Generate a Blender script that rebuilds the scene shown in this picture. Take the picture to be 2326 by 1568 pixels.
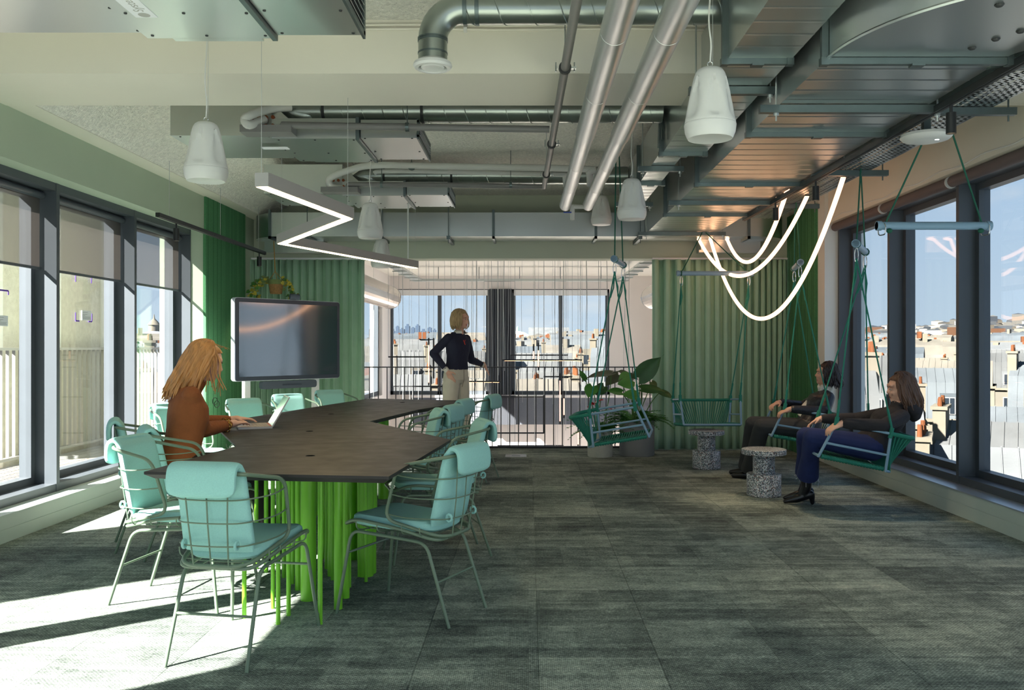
import bpy, bmesh, math, random
import numpy as np
from mathutils import Vector, Matrix
from mathutils.bvhtree import BVHTree

for o in list(bpy.data.objects):
    bpy.data.objects.remove(o)
S = bpy.context.scene
C = S.collection
R = math.radians
PI = math.pi

# ------------------------------------------------------------------ camera
FPX, VX, VY, CH = 1980.0, 1201.0, 787.0, 1.30     # focal length in px, vanishing point, eye height
cd = bpy.data.cameras.new('camera')
cam = bpy.data.objects.new('camera', cd)
C.objects.link(cam)
cam.location = (0, 0, CH)
cam.rotation_euler = (R(90), 0, 0)
cd.sensor_width = 36.0
cd.sensor_fit = 'HORIZONTAL'
cd.lens = FPX / 2326 * 36.0
cd.shift_x = -(VX - 1163) / 2326
cd.shift_y = (VY - 784) / 2326
cd.clip_start = 0.05
cd.clip_end = 20000
S.camera = cam

# ------------------------------------------------------------------ world, sun, exposure
SUN = Vector((0.79, 0.61, -0.72)).normalized()
w = bpy.data.worlds.new('sky')
S.world = w
w.use_nodes = True
nt = w.node_tree
nt.nodes.clear()
N = nt.nodes.new
out = N('ShaderNodeOutputWorld'); bg = N('ShaderNodeBackground')
tc = N('ShaderNodeTexCoord'); sep = N('ShaderNodeSeparateXYZ')
nt.links.new(tc.outputs['Generated'], sep.inputs[0])
rmp = N('ShaderNodeValToRGB')
rmp.color_ramp.elements[0].position = 0.0
rmp.color_ramp.elements[0].color = (0.66, 0.80, 0.95, 1)
rmp.color_ramp.elements[1].position = 0.75
rmp.color_ramp.elements[1].color = (0.22, 0.42, 0.78, 1)
e = rmp.color_ramp.elements.new(0.22); e.color = (0.46, 0.66, 0.92, 1)
nt.links.new(sep.outputs['Z'], rmp.inputs['Fac'])
mp = N('ShaderNodeMapping'); mp.inputs['Scale'].default_value = (3.0, 3.0, 11.0)
nt.links.new(tc.outputs['Generated'], mp.inputs['Vector'])
nz = N('ShaderNodeTexNoise'); nz.inputs['Scale'].default_value = 1.6; nz.inputs['Detail'].default_value = 8
nt.links.new(mp.outputs['Vector'], nz.inputs['Vector'])
cr = N('ShaderNodeValToRGB')
cr.color_ramp.elements[0].position = 0.55
cr.color_ramp.elements[0].color = (0, 0, 0, 1)
cr.color_ramp.elements[1].position = 0.78
cr.color_ramp.elements[1].color = (0.65, 0.65, 0.65, 1)
nt.links.new(nz.outputs['Fac'], cr.inputs['Fac'])
mx = N('ShaderNodeMixRGB'); mx.inputs['Color2'].default_value = (1.0, 0.97, 0.95, 1)
nt.links.new(cr.outputs['Color'], mx.inputs['Fac'])
nt.links.new(rmp.outputs['Color'], mx.inputs['Color1'])
nt.links.new(mx.outputs['Color'], bg.inputs['Color'])
bg.inputs['Strength'].default_value = 0.315
nt.links.new(bg.outputs[0], out.inputs[0])

sl = bpy.data.lights.new('sun', 'SUN')
sl.energy = 16.0
sl.color = (1.0, 0.94, 0.87)
sl.angle = R(0.6)
so = bpy.data.objects.new('sun', sl)
C.objects.link(so)
so.rotation_euler = SUN.to_track_quat('-Z', 'Y').to_euler()
so.location = (-20, -15, 20)

S.view_settings.view_transform = 'Standard'
S.view_settings.look = 'None'
S.view_settings.gamma = 1.0
S.view_settings.use_curve_mapping = False
S.view_settings.exposure = 1.72

# ------------------------------------------------------------------ pixel helpers (2326 x 1568 photograph)
def at(px, py, Y):
    return Vector(((px - VX) / FPX * Y, Y, CH - (py - VY) / FPX * Y))
def fl(px, py):
    return at(px, py, FPX * CH / (py - VY))
def onz(px, py, Z):
    return at(px, py, FPX * (CH - Z) / (py - VY))
def onx(px, py, X):
    return at(px, py, X * FPX / (px - VX))

# ------------------------------------------------------------------ materials
def srgb(r, g, b):
    f = lambda c: (c / 255 / 12.92) if c / 255 <= 0.04045 else ((c / 255 + 0.055) / 1.055) ** 2.4
    return (f(r), f(g), f(b), 1.0)

MATS = {}
def mat(name, col, rough=0.6, metal=0.0, var=0.0, vscale=8.0, bump=0.0, bscale=60.0, stretch=None,
        emit=None, estr=0.0, spec=None, objvar=0.0, detail=4, rvar=0.0):
    if name in MATS:
        return MATS[name]
    m = bpy.data.materials.new(name)
    m.use_nodes = True
    t = m.node_tree
    b = t.nodes['Principled BSDF']
    b.inputs['Base Color'].default_value = col
    b.inputs['Roughness'].default_value = rough
    b.inputs['Metallic'].default_value = metal
    if spec is not None:
        b.inputs['Specular IOR Level'].default_value = spec
    if emit is not None:
        b.inputs['Emission Color'].default_value = emit
        b.inputs['Emission Strength'].default_value = estr
    if var or bump or objvar or rvar:
        tcn = t.nodes.new('ShaderNodeTexCoord')
        mpn = t.nodes.new('ShaderNodeMapping')
        if stretch:
            mpn.inputs['Scale'].default_value = stretch
        t.links.new(tcn.outputs['Object'], mpn.inputs['Vector'])
    src = None
    if var:
        n = t.nodes.new('ShaderNodeTexNoise')
        n.inputs['Scale'].default_value = vscale
        n.inputs['Detail'].default_value = detail
        t.links.new(mpn.outputs[0], n.inputs['Vector'])
        mr = t.nodes.new('ShaderNodeMapRange')
        mr.inputs['From Min'].default_value = 0.25
        mr.inputs['From Max'].default_value = 0.75
        mr.inputs['To Min'].default_value = 1 - var
        mr.inputs['To Max'].default_value = 1 + var
        t.links.new(n.outputs['Fac'], mr.inputs['Value'])
        vm = t.nodes.new('ShaderNodeVectorMath'); vm.operation = 'SCALE'
        vm.inputs[0].default_value = col[:3]
        t.links.new(mr.outputs[0], vm.inputs['Scale'])
        src = vm.outputs[0]
        t.links.new(src, b.inputs['Base Color'])
        if rvar:
            mr2 = t.nodes.new('ShaderNodeMapRange')
            mr2.inputs['From Min'].default_value = 0.3; mr2.inputs['From Max'].default_value = 0.7
            mr2.inputs['To Min'].default_value = max(0.03, rough - rvar); mr2.inputs['To Max'].default_value = rough + rvar
            t.links.new(n.outputs['Fac'], mr2.inputs['Value'])
            t.links.new(mr2.outputs[0], b.inputs['Roughness'])
    if objvar:
        oi = t.nodes.new('ShaderNodeObjectInfo')
        mr = t.nodes.new('ShaderNodeMapRange')
        mr.inputs['To Min'].default_value = 1 - objvar
        mr.inputs['To Max'].default_value = 1 + objvar
        t.links.new(oi.outputs['Random'], mr.inputs['Value'])
        vm = t.nodes.new('ShaderNodeVectorMath'); vm.operation = 'SCALE'
        if src:
            t.links.new(src, vm.inputs[0])
        else:
            vm.inputs[0].default_value = col[:3]
        t.links.new(mr.outputs[0], vm.inputs['Scale'])
        t.links.new(vm.outputs[0], b.inputs['Base Color'])
    if bump:
        n2 = t.nodes.new('ShaderNodeTexNoise')
        n2.inputs['Scale'].default_value = bscale
        n2.inputs['Detail'].default_value = 5
        t.links.new(mpn.outputs[0], n2.inputs['Vector'])
        bp = t.nodes.new('ShaderNodeBump')
        bp.inputs['Strength'].default_value = min(1.0, bump)
        bp.inputs['Distance'].default_value = 0.01 * max(1.0, bump)
        t.links.new(n2.outputs['Fac'], bp.inputs['Height'])
        t.links.new(bp.outputs[0], b.inputs['Normal'])
    MATS[name] = m
    return m

def glass_mat(name, tint=(0.86, 0.90, 0.90), refl=1.0):
    m = bpy.data.materials.new(name); m.use_nodes = True
    t = m.node_tree; t.nodes.clear()
    o = t.nodes.new('ShaderNodeOutputMaterial')
    tr = t.nodes.new('ShaderNodeBsdfTransparent'); tr.inputs[0].default_value = (*tint, 1)
    gl = t.nodes.new('ShaderNodeBsdfGlossy'); gl.inputs['Roughness'].default_value = 0.0
    lw = t.nodes.new('ShaderNodeLayerWeight'); lw.inputs['Blend'].default_value = 0.5
    pw = t.nodes.new('ShaderNodeMath'); pw.operation = 'POWER'; pw.inputs[1].default_value = 5.0
    ml = t.nodes.new('ShaderNodeMath'); ml.operation = 'MULTIPLY_ADD'; ml.inputs[1].default_value = 0.7 * refl; ml.inputs[2].default_value = 0.035 * refl
    t.links.new(lw.outputs['Facing'], pw.inputs[0])
    mix = t.nodes.new('ShaderNodeMixShader')
    t.links.new(pw.outputs[0], ml.inputs[0]); t.links.new(ml.outputs[0], mix.inputs[0])
    t.links.new(tr.outputs[0], mix.inputs[1]); t.links.new(gl.outputs[0], mix.inputs[2])
    t.links.new(mix.outputs[0], o.inputs[0])
    MATS[name] = m
    return m

def mesh_screen_mat(name, col, openness):
    m = bpy.data.materials.new(name); m.use_nodes = True
    t = m.node_tree; t.nodes.clear()
    o = t.nodes.new('ShaderNodeOutputMaterial')
    tr = t.nodes.new('ShaderNodeBsdfTransparent')
    df = t.nodes.new('ShaderNodeBsdfDiffuse'); df.inputs[0].default_value = col
    tl = t.nodes.new('ShaderNodeBsdfTranslucent'); tl.inputs[0].default_value = col
    m1 = t.nodes.new('ShaderNodeMixShader'); m1.inputs[0].default_value = 0.10
    t.links.new(df.outputs[0], m1.inputs[1]); t.links.new(tl.outputs[0], m1.inputs[2])
    mix = t.nodes.new('ShaderNodeMixShader'); mix.inputs[0].default_value = openness
    t.links.new(m1.outputs[0], mix.inputs[1]); t.links.new(tr.outputs[0], mix.inputs[2])
    t.links.new(mix.outputs[0], o.inputs[0])
    MATS[name] = m
    return m

def carpet_mat():
    m = bpy.data.materials.new('carpet'); m.use_nodes = True
    t = m.node_tree; b = t.nodes['Principled BSDF']
    b.inputs['Roughness'].default_value = 0.95
    b.inputs['Specular IOR Level'].default_value = 0.15
    geo = t.nodes.new('ShaderNodeNewGeometry')
    def noise(scale, sx, sy, detail=3, rough=0.5):
        mp_ = t.nodes.new('ShaderNodeMapping'); mp_.inputs['Scale'].default_value = (sx, sy, 1)
        t.links.new(geo.outputs['Position'], mp_.inputs['Vector'])
        n = t.nodes.new('ShaderNodeTexNoise'); n.inputs['Scale'].default_value = scale
        n.inputs['Detail'].default_value = detail; n.inputs['Roughness'].default_value = rough
        t.links.new(mp_.outputs[0], n.inputs['Vector'])
        return n.outputs['Fac']
    def mrng(src, a, b_, c, d):
        r = t.nodes.new('ShaderNodeMapRange'); r.inputs[1].default_value = a; r.inputs[2].default_value = b_
        r.inputs[3].default_value = c; r.inputs[4].default_value = d
        t.links.new(src, r.inputs[0]); return r.outputs[0]
    def math_(op, a, b_):
        n = t.nodes.new('ShaderNodeMath'); n.operation = op
        for i, v in enumerate((a, b_)):
            if isinstance(v, (int, float)): n.inputs[i].default_value = v
            else: t.links.new(v, n.inputs[i])
        return n.outputs[0]
    oi = t.nodes.new('ShaderNodeObjectInfo')
    # stepped woven blocks (brick texture of loops), broad cloudy patches, fine weave
    brk = t.nodes.new('ShaderNodeTexBrick')
    mpb = t.nodes.new('ShaderNodeMapping'); mpb.inputs['Scale'].default_value = (1, 1, 1)
    t.links.new(geo.outputs['Position'], mpb.inputs['Vector'])
    t.links.new(mpb.outputs[0], brk.inputs['Vector'])
    brk.inputs['Scale'].default_value = 1.0
    brk.inputs['Brick Width'].default_value = 0.016; brk.inputs['Row Height'].default_value = 0.0085
    brk.inputs['Mortar Size'].default_value = 0.0014; brk.inputs['Mortar Smooth'].default_value = 0.6
    brk.inputs['Color1'].default_value = (1, 1, 1, 1); brk.inputs['Color2'].default_value = (0.62, 0.62, 0.62, 1)
    brk.inputs['Mortar'].default_value = (0.06, 0.06, 0.06, 1)
    weave = brk.outputs['Color']
    def blocks(wd, ht, off, sq):
        k = t.nodes.new('ShaderNodeTexBrick'); k.inputs['Scale'].default_value = 1.0
        k.inputs['Brick Width'].default_value = wd; k.inputs['Row Height'].default_value = ht
        k.inputs['Mortar Size'].default_value = 0.0; k.offset = off; k.squash = sq
        k.inputs['Color1'].default_value = (0, 0, 0, 1); k.inputs['Color2'].default_value = (1, 1, 1, 1)
        t.links.new(geo.outputs['Position'], k.inputs['Vector']); return k.outputs['Color']
    b1 = blocks(0.37, 0.13, 0.37, 1.6); b2 = blocks(0.21, 0.27, 0.61, 0.7); b3 = blocks(0.62, 0.031, 0.3, 1.3)
    big = noise(1.5, 1.0, 1.3, 5, 0.65)
    mid = noise(8.5, 1.0, 1.7, 6, 0.7)
    fine = noise(90, 1, 1, 3, 0.7)
    tile = mrng(oi.outputs['Random'], 0, 1, -0.11, 0.11)
    v = math_('ADD', mrng(big, 0.3, 0.7, -0.16, 0.16), mrng(mid, 0.3, 0.7, -0.16, 0.16))
    v = math_('ADD', v, tile)
    v = math_('ADD', v, mrng(b1, 0, 1, -0.09, 0.09))
    v = math_('ADD', v, mrng(b2, 0, 1, -0.06, 0.06))
    v = math_('ADD', v, mrng(b3, 0, 1, -0.07, 0.07))
    v = math_('ADD', v, mrng(fine, 0.3, 0.7, -0.22, 0.22))
    v = math_('ADD', v, 0.42)
    ramp = t.nodes.new('ShaderNodeValToRGB')
    el = ramp.color_ramp.elements
    el[0].position = 0.0; el[0].color = srgb(78, 84, 82)
    el[1].position = 1.0; el[1].color = srgb(236, 234, 216)
    q = el.new(0.35); q.color = srgb(134, 144, 136)
    q = el.new(0.65); q.color = srgb(190, 200, 186)
    t.links.new(v, ramp.inputs[0])
    mul = t.nodes.new('ShaderNodeMixRGB'); mul.blend_type = 'MULTIPLY'; mul.inputs[0].default_value = 0.85
    t.links.new(ramp.outputs[0], mul.inputs[1]); t.links.new(weave, mul.inputs[2])
    t.links.new(mul.outputs[0], b.inputs['Base Color'])
    bp = t.nodes.new('ShaderNodeBump'); bp.inputs['Strength'].default_value = 0.5; bp.inputs['Distance'].default_value = 0.004
    t.links.new(weave, bp.inputs['Height']); t.links.new(bp.outputs[0], b.inputs['Normal'])
    MATS['carpet'] = m
    return m

def terrazzo_mat():
    m = bpy.data.materials.new('terrazzo'); m.use_nodes = True
    t = m.node_tree; b = t.nodes['Principled BSDF']
    b.inputs['Roughness'].default_value = 0.35
    tcn = t.nodes.new('ShaderNodeTexCoord')
    vo = t.nodes.new('ShaderNodeTexVoronoi'); vo.inputs['Scale'].default_value = 140
    t.links.new(tcn.outputs['Object'], vo.inputs['Vector'])
    sp = t.nodes.new('ShaderNodeSeparateColor'); t.links.new(vo.outputs['Color'], sp.inputs[0])
    r = t.nodes.new('ShaderNodeValToRGB'); r.color_ramp.interpolation = 'CONSTANT'
    cols = [(0.0, srgb(46, 52, 60)), (0.11, srgb(118, 122, 134)), (0.36, srgb(190, 190, 195)), (0.55, srgb(150, 165, 168)),
            (0.68, srgb(120, 88, 80)), (0.76, srgb(222, 222, 222)), (0.92, srgb(70, 90, 86))]
    el = r.color_ramp.elements
    el[0].position, el[0].color = cols[0]
    el[1].position, el[1].color = cols[1]
    for p, c in cols[2:]:
        q = el.new(p); q.color = c
    t.links.new(sp.outputs[0], r.inputs[0])
    t.links.new(r.outputs[0], b.inputs['Base Color'])
    MATS['terrazzo'] = m
    return m

def attr_mat(name, rough=0.8):
    m = bpy.data.materials.new(name); m.use_nodes = True
    t = m.node_tree; b = t.nodes['Principled BSDF']
    a = t.nodes.new('ShaderNodeAttribute'); a.attribute_name = 'Col'
    t.links.new(a.outputs['Color'], b.inputs['Base Color'])
    b.inputs['Roughness'].default_value = rough
    MATS[name] = m
    return m

def objcol_mat(name, stops, rough=0.85, nscale=0.6):
    """one of several colours for each object (object random), with a little weathering"""
    m = bpy.data.materials.new(name); m.use_nodes = True
    t = m.node_tree; b = t.nodes['Principled BSDF']; b.inputs['Roughness'].default_value = rough
    oi = t.nodes.new('ShaderNodeObjectInfo')
    r = t.nodes.new('ShaderNodeValToRGB'); r.color_ramp.interpolation = 'CONSTANT'
    el = r.color_ramp.elements
    n = len(stops)
    el[0].position, el[0].color = 0, stops[0]
    el[1].position, el[1].color = 1 / n, stops[1]
    for i in range(2, n):
        q = el.new(i / n); q.color = stops[i]
    t.links.new(oi.outputs['Random'], r.inputs[0])
    tcn = t.nodes.new('ShaderNodeTexCoord'); nn = t.nodes.new('ShaderNodeTexNoise')
    nn.inputs['Scale'].default_value = nscale; nn.inputs['Detail'].default_value = 6
    t.links.new(tcn.outputs['Object'], nn.inputs['Vector'])
    mr = t.nodes.new('ShaderNodeMapRange'); mr.inputs[1].default_value = 0.3; mr.inputs[2].default_value = 0.7
    mr.inputs[3].default_value = 0.82; mr.inputs[4].default_value = 1.12
    t.links.new(nn.outputs['Fac'], mr.inputs[0])
    vm = t.nodes.new('ShaderNodeVectorMath'); vm.operation = 'SCALE'
    t.links.new(r.outputs[0], vm.inputs[0]); t.links.new(mr.outputs[0], vm.inputs['Scale'])
    t.links.new(vm.outputs[0], b.inputs['Base Color'])
    MATS[name] = m
    return m

mat('wall_green', srgb(176, 190, 168), 0.7, var=0.03, vscale=2)
mat('wall_white', srgb(226, 228, 222), 0.7, var=0.02, vscale=2)
mat('beige', srgb(226, 221, 206), 0.7, var=0.03, vscale=1.5)
mat('header', srgb(190, 196, 176), 0.7, var=0.03, vscale=1.5)
mat('flock', srgb(240, 237, 226), 0.95, var=0.16, vscale=34, bump=2.6, bscale=55, detail=6)
mat('plinth', srgb(196, 208, 200), 0.5, var=0.02, vscale=3)
mat('sill_metal', srgb(190, 198, 205), 0.3, 0.6)
mat('anthracite', srgb(74, 80, 86), 0.42, var=0.04, vscale=5)
mat('felt', srgb(78, 138, 92), 0.95, var=0.16, vscale=70, bump=0.6, bscale=300)
mat('felt_groove', srgb(50, 98, 62), 0.95)
mat('curtain', srgb(172, 206, 178), 0.85, var=0.05, vscale=6)
mat('black_metal', srgb(30, 31, 32), 0.4)
mat('rail_metal', srgb(38, 38, 40), 0.35)
mat('galv', srgb(202, 207, 205), 0.3, 0.92, var=0.05, vscale=1.2, detail=1)
mat('galv_fcu', srgb(204, 208, 204), 0.30, 0.9, var=0.05, vscale=1.2, detail=1)
mat('galv_dark', srgb(104, 116, 116), 0.42, 0.8, var=0.1, vscale=12)
mat('spiral', srgb(160, 168, 162), 0.3, 0.92, var=0.06, vscale=3, detail=1)
mat('alu_pipe', srgb(206, 210, 210), 0.36, 0.9, var=0.05, vscale=4)
mat('grey_pipe', srgb(120, 118, 116), 0.5, var=0.06, vscale=6)
mat('white_insul', srgb(206, 206, 200), 0.75, var=0.03)
mat('white_plastic', srgb(216, 216, 212), 0.42)
mat('grille_dark', srgb(44, 46, 46), 0.6)
mat('alu_profile', srgb(170, 168, 166), 0.45, 0.35)
mat('led_warm', srgb(255, 238, 205), 0.5, emit=(1.0, 0.74, 0.40, 1), estr=6.0)
mat('led_rope', srgb(255, 232, 205), 0.5, emit=(1.0, 0.50, 0.27, 1), estr=1.3)
mat('spot_glow', srgb(255, 225, 180), 0.5, emit=(1.0, 0.75, 0.45, 1), estr=3.0)
mat('mint', srgb(150, 200, 194), 0.9, var=0.05, vscale=180, bump=0.25, bscale=500)
mat('chair_frame', srgb(104, 122, 102), 0.38)
mat('table_top', srgb(46, 44, 44), 0.46, spec=0.22, var=0.06, vscale=9, rvar=0.05)
mat('table_edge', srgb(50, 47, 48), 0.6)
mat('hole_black', srgb(6, 6, 7), 0.9, spec=0.0)
mat('lime', srgb(118, 192, 44), 0.36)
mat('swing_tube', srgb(136, 168, 190), 0.4)
mat('cord_green', srgb(34, 124, 104), 0.75, var=0.1, vscale=120)
mat('rope_green', srgb(24, 92, 72), 0.75)
mat('steel', srgb(210, 212, 212), 0.22, 0.95)
mat('concrete_pot', srgb(188, 188, 178), 0.8, var=0.06, vscale=26)
mat('grey_pot', srgb(142, 142, 142), 0.6, var=0.03, vscale=6)
mat('soil', srgb(52, 40, 32), 0.95)
mat('leaf_dark', srgb(48, 92, 42), 0.42, var=0.2, vscale=9)
mat('leaf_mid', srgb(78, 140, 58), 0.42, var=0.16, vscale=9)
mat('leaf_grey', srgb(92, 100, 76), 0.5, var=0.2, vscale=9)
mat('stem', srgb(92, 132, 66), 0.6)
mat('flower_red', srgb(205, 40, 48), 0.4)
mat('fern', srgb(62, 128, 44), 0.6, var=0.2, vscale=12)
mat('leaf_yellow', srgb(214, 196, 74), 0.6, var=0.2, vscale=14)
mat('wicker', srgb(176, 132, 84), 0.9, var=0.25, vscale=60, bump=1.0, bscale=120)
mat('wicker_green', srgb(128, 142, 88), 0.9, var=0.15, vscale=60)
mat('twine', srgb(196, 142, 62), 0.9)
mat('tv_body', srgb(214, 218, 224), 0.35)
mat('tv_bezel', srgb(66, 72, 84), 0.35)
mat('screen', srgb(58, 70, 88), 0.08, spec=1.0)
MATS['screen'].node_tree.nodes['Principled BSDF'].inputs['IOR'].default_value = 2.1
mat('tv_bar', srgb(84, 92, 104), 0.5)
mat('white_frame', srgb(232, 232, 232), 0.4)
mat('laptop_silver', srgb(196, 186, 176), 0.35, 0.6)
mat('laptop_key', srgb(172, 160, 150), 0.6)
mat('laptop_red', srgb(196, 84, 62), 0.6)
mat('laptop_screen', srgb(150, 178, 205), 0.08, spec=1.0)
mat('paper', srgb(232, 234, 238), 0.8)
mat('print_grey', srgb(120, 122, 130), 0.8)
mat('print_pale', srgb(176, 176, 172), 0.8)
mat('purple', srgb(104, 62, 178), 0.6)
mat('cable_white', srgb(222, 222, 216), 0.6)
mat('wire_steel', srgb(186, 188, 186), 0.4, 0.3)
mat('concrete', srgb(172, 164, 150), 0.9, var=0.12, vscale=16, bump=0.6, bscale=60)
mat('concrete_white', srgb(190, 186, 180), 0.8, var=0.03)
mat('deck', srgb(124, 118, 110), 0.8, var=0.08, vscale=6, objvar=0.07)
mat('terrace_rail', srgb(136, 132, 126), 0.5)
mat('tweed', srgb(108, 112, 120), 0.95, var=0.2, vscale=90)
mat('charcoal', srgb(62, 64, 70), 0.9, var=0.15, vscale=50)
mat('far_white', srgb(236, 228, 222), 0.7)
mat('skin', srgb(222, 172, 148), 0.5, var=0.03, vscale=20)
mat('skin2', srgb(216, 164, 138), 0.5, var=0.03, vscale=20)
mat('lips', srgb(190, 112, 102), 0.45)
mat('eye_white', srgb(228, 224, 220), 0.25)
mat('eye_dark', srgb(40, 30, 26), 0.25)
mat('brow', srgb(96, 66, 44), 0.8)
mat('hair_ginger', srgb(182, 128, 74), 0.45, var=0.3, vscale=40, stretch=(1, 1, 0.15))
mat('hair_blond', srgb(176, 148, 108), 0.45, var=0.28, vscale=60, stretch=(1, 1, 0.15))
mat('hair_black', srgb(38, 28, 30), 0.4, var=0.2, vscale=50)
mat('hair_brown', srgb(92, 64, 48), 0.45, var=0.4, vscale=40, stretch=(1, 1, 0.15))
mat('knit_brown', srgb(138, 78, 38), 0.9, var=0.06, vscale=30, bump=0.3, bscale=60)
mat('knit_navy', srgb(36, 38, 58), 0.9, var=0.06, vscale=30, bump=0.3, bscale=60)
mat('trouser_black', srgb(24, 22, 22), 0.85)
mat('trouser_cream', srgb(216, 208, 190), 0.85, var=0.05, vscale=14, bump=0.25, bscale=30)
mat('collar_white', srgb(230, 226, 214), 0.8)
mat('leather', srgb(36, 36, 42), 0.38, var=0.1, vscale=20, bump=0.5, bscale=40)
mat('jeans_black', srgb(52, 54, 56), 0.85, var=0.1, vscale=20)
mat('hoodie', srgb(46, 43, 46), 0.92, var=0.06, vscale=24, bump=0.4, bscale=26)
mat('denim', srgb(28, 42, 92), 0.85, var=0.14, vscale=20)
mat('fringe', srgb(206, 208, 220), 0.9)
mat('boot', srgb(22, 22, 25), 0.28)
mat('gold', srgb(200, 160, 80), 0.25, 0.95)
mat('spec_frame', srgb(40, 38, 38), 0.3)
mat('floor_box', srgb(158, 160, 162), 0.4, 0.5)
glass_mat('glass', (0.93, 0.95, 0.95), 1.0)
mesh_screen_mat('blind', srgb(104, 98, 94), 0.27)
carpet_mat(); terrazzo_mat()
MATS_get = MATS.__getitem__

# ------------------------------------------------------------------ mesh builder
def perp(d):
    d = Vector(d).normalized()
    a = Vector((0, 0, 1)) if abs(d.z) < 0.9 else Vector((1, 0, 0))
    u = d.cross(a).normalized()
    return u, d.cross(u).normalized()

class MB:
    def __init__(self):
        self.v = []; self.f = []; self.mi = []; self.cur = 0
    def add(self, vs, fs):
        n = len(self.v)
        self.v += [tuple(p) for p in vs]
        self.f += [tuple(i + n for i in q) for q in fs]
        self.mi += [self.cur] * len(fs)
        return self
    def box(self, x0, x1, y0, y1, z0, z1):
        vs = [(x, y, z) for z in (z0, z1) for y in (y0, y1) for x in (x0, x1)]
        return self.add(vs, [(0, 2, 3, 1), (4, 5, 7, 6), (0, 1, 5, 4), (2, 6, 7, 3), (0, 4, 6, 2), (1, 3, 7, 5)])
    def obox(self, c, ux, uy, uz):
        """oriented box: centre and three half-axis vectors"""
        c = Vector(c); ux = Vector(ux); uy = Vector(uy); uz = Vector(uz)
        vs = [c + a * ux + b * uy + d * uz for d in (-1, 1) for b in (-1, 1) for a in (-1, 1)]
        return self.add(vs, [(0, 2, 3, 1), (4, 5, 7, 6), (0, 1, 5, 4), (2, 6, 7, 3), (0, 4, 6, 2), (1, 3, 7, 5)])
    def bar(self, p, q, w, h, up=(0, 0, 1)):
        p = Vector(p); q = Vector(q); d = (q - p)
        s = d.cross(Vector(up))
        if s.length < 1e-6: s = d.cross(Vector((1, 0, 0)))
        s.normalize(); u = s.cross(d).normalized()
        return self.obox((p + q) / 2, d / 2, s * w / 2, u * h / 2)
    def rbox(self, x0, x1, y0, y1, z0, z1, r):
        """box with rounded vertical edges and softened top/bottom"""
        prof = []
        for cx, cy, a0 in ((x1 - r, y1 - r, 0), (x0 + r, y1 - r, 90), (x0 + r, y0 + r, 180), (x1 - r, y0 + r, 270)):
            for k in range(5):
                a = R(a0 + 22.5 * k); prof.append((cx + r * math.cos(a), cy + r * math.sin(a)))
        return self.prism(prof, z0, z1)
    def cyl(self, p, q, r, r2=None, n=12, caps=True):
        p = Vector(p); q = Vector(q); r2 = r if r2 is None else r2
        u, v = perp(q - p)
        vs = []
        for c, rr in ((p, r), (q, r2)):
            for k in range(n):
                a = 2 * PI * k / n
                vs.append(c + rr * (math.cos(a) * u + math.sin(a) * v))
        fs = [(k, (k + 1) % n, n + (k + 1) % n, n + k) for k in range(n)]
        if caps:
            fs += [tuple(range(n - 1, -1, -1)), tuple(range(n, 2 * n))]
        return self.add(vs, fs)
    def tube(self, pts, r, n=8, closed=False, caps=True):
        pts = [Vector(p) for p in pts]
        m = len(pts)
        rr = r if isinstance(r, (list, tuple)) else [r] * m
        vs = []
        u = None
        for i, p in enumerate(pts):
            if closed:
                d = pts[(i + 1) % m] - pts[i - 1]
            else:
                d = pts[min(i + 1, m - 1)] - pts[max(i - 1, 0)]
            if d.length < 1e-9: d = Vector((0, 0, 1))
            d.normalize()
            if u is None:
                u, v = perp(d)
            else:
                u = (u - d * u.dot(d))
                if u.length < 1e-6: u, v = perp(d)
                u.normalize(); v = d.cross(u)
            for k in range(n):
                a = 2 * PI * k / n
                vs.append(p + rr[i] * (math.cos(a) * u + math.sin(a) * v))
        fs = []
        for i in range(m if closed else m - 1):
            j = (i + 1) % m
            for k in range(n):
                fs.append((i * n + k, i * n + (k + 1) % n, j * n + (k + 1) % n, j * n + k))
        if caps and not closed:
            fs += [tuple(range(n - 1, -1, -1)), tuple(range((m - 1) * n, m * n))]
        return self.add(vs, fs)
    def lathe(self, prof, c=(0, 0, 0), n=28, a0=0, a1=2 * PI, axis=None, caps=True):
        """prof: list of (r, z). axis: optional direction (default +Z)"""
        c = Vector(c)
        ax = Vector(axis).normalized() if axis is not None else Vector((0, 0, 1))
        if axis is None: u, v = Vector((1, 0, 0)), Vector((0, 1, 0))
        else: u, v = perp(ax)
        full = abs(a1 - a0 - 2 * PI) < 1e-6
        m = n if full else n + 1
        vs = []
        for r, z in prof:
            for k in range(m):
                a = a0 + (a1 - a0) * k / n
                vs.append(c + ax * z + r * (math.cos(a) * u + math.sin(a) * v))
        fs = []
        for i in range(len(prof) - 1):
            for k in range(n):
                k2 = (k + 1) % m
                fs.append((i * m + k, i * m + k2, (i + 1) * m + k2, (i + 1) * m + k))
        if caps and full:
            if prof[0][0] > 1e-6: fs.append(tuple(range(m - 1, -1, -1)))
            if prof[-1][0] > 1e-6: fs.append(tuple(range((len(prof) - 1) * m, len(prof) * m)))
        return self.add(vs, fs)
    def prism(self, poly, z0, z1):
        n = len(poly)
        vs = [(x, y, z0) for x, y in poly] + [(x, y, z1) for x, y in poly]
        fs = [tuple(range(n - 1, -1, -1)), tuple(range(n, 2 * n))]
        fs += [(k, (k + 1) % n, n + (k + 1) % n, n + k) for k in range(n)]
        return self.add(vs, fs)
    def grid(self, P, closed_u=False):
        """P[i][j] points -> quads"""
        nu, nv = len(P), len(P[0])
        vs = [p for row in P for p in row]
        fs = []
        for i in range(nu if closed_u else nu - 1):
            for j in range(nv - 1):
                i2 = (i + 1) % nu
                fs.append((i * nv + j, i2 * nv + j, i2 * nv + j + 1, i * nv + j + 1))
        return self.add(vs, fs)
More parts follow.
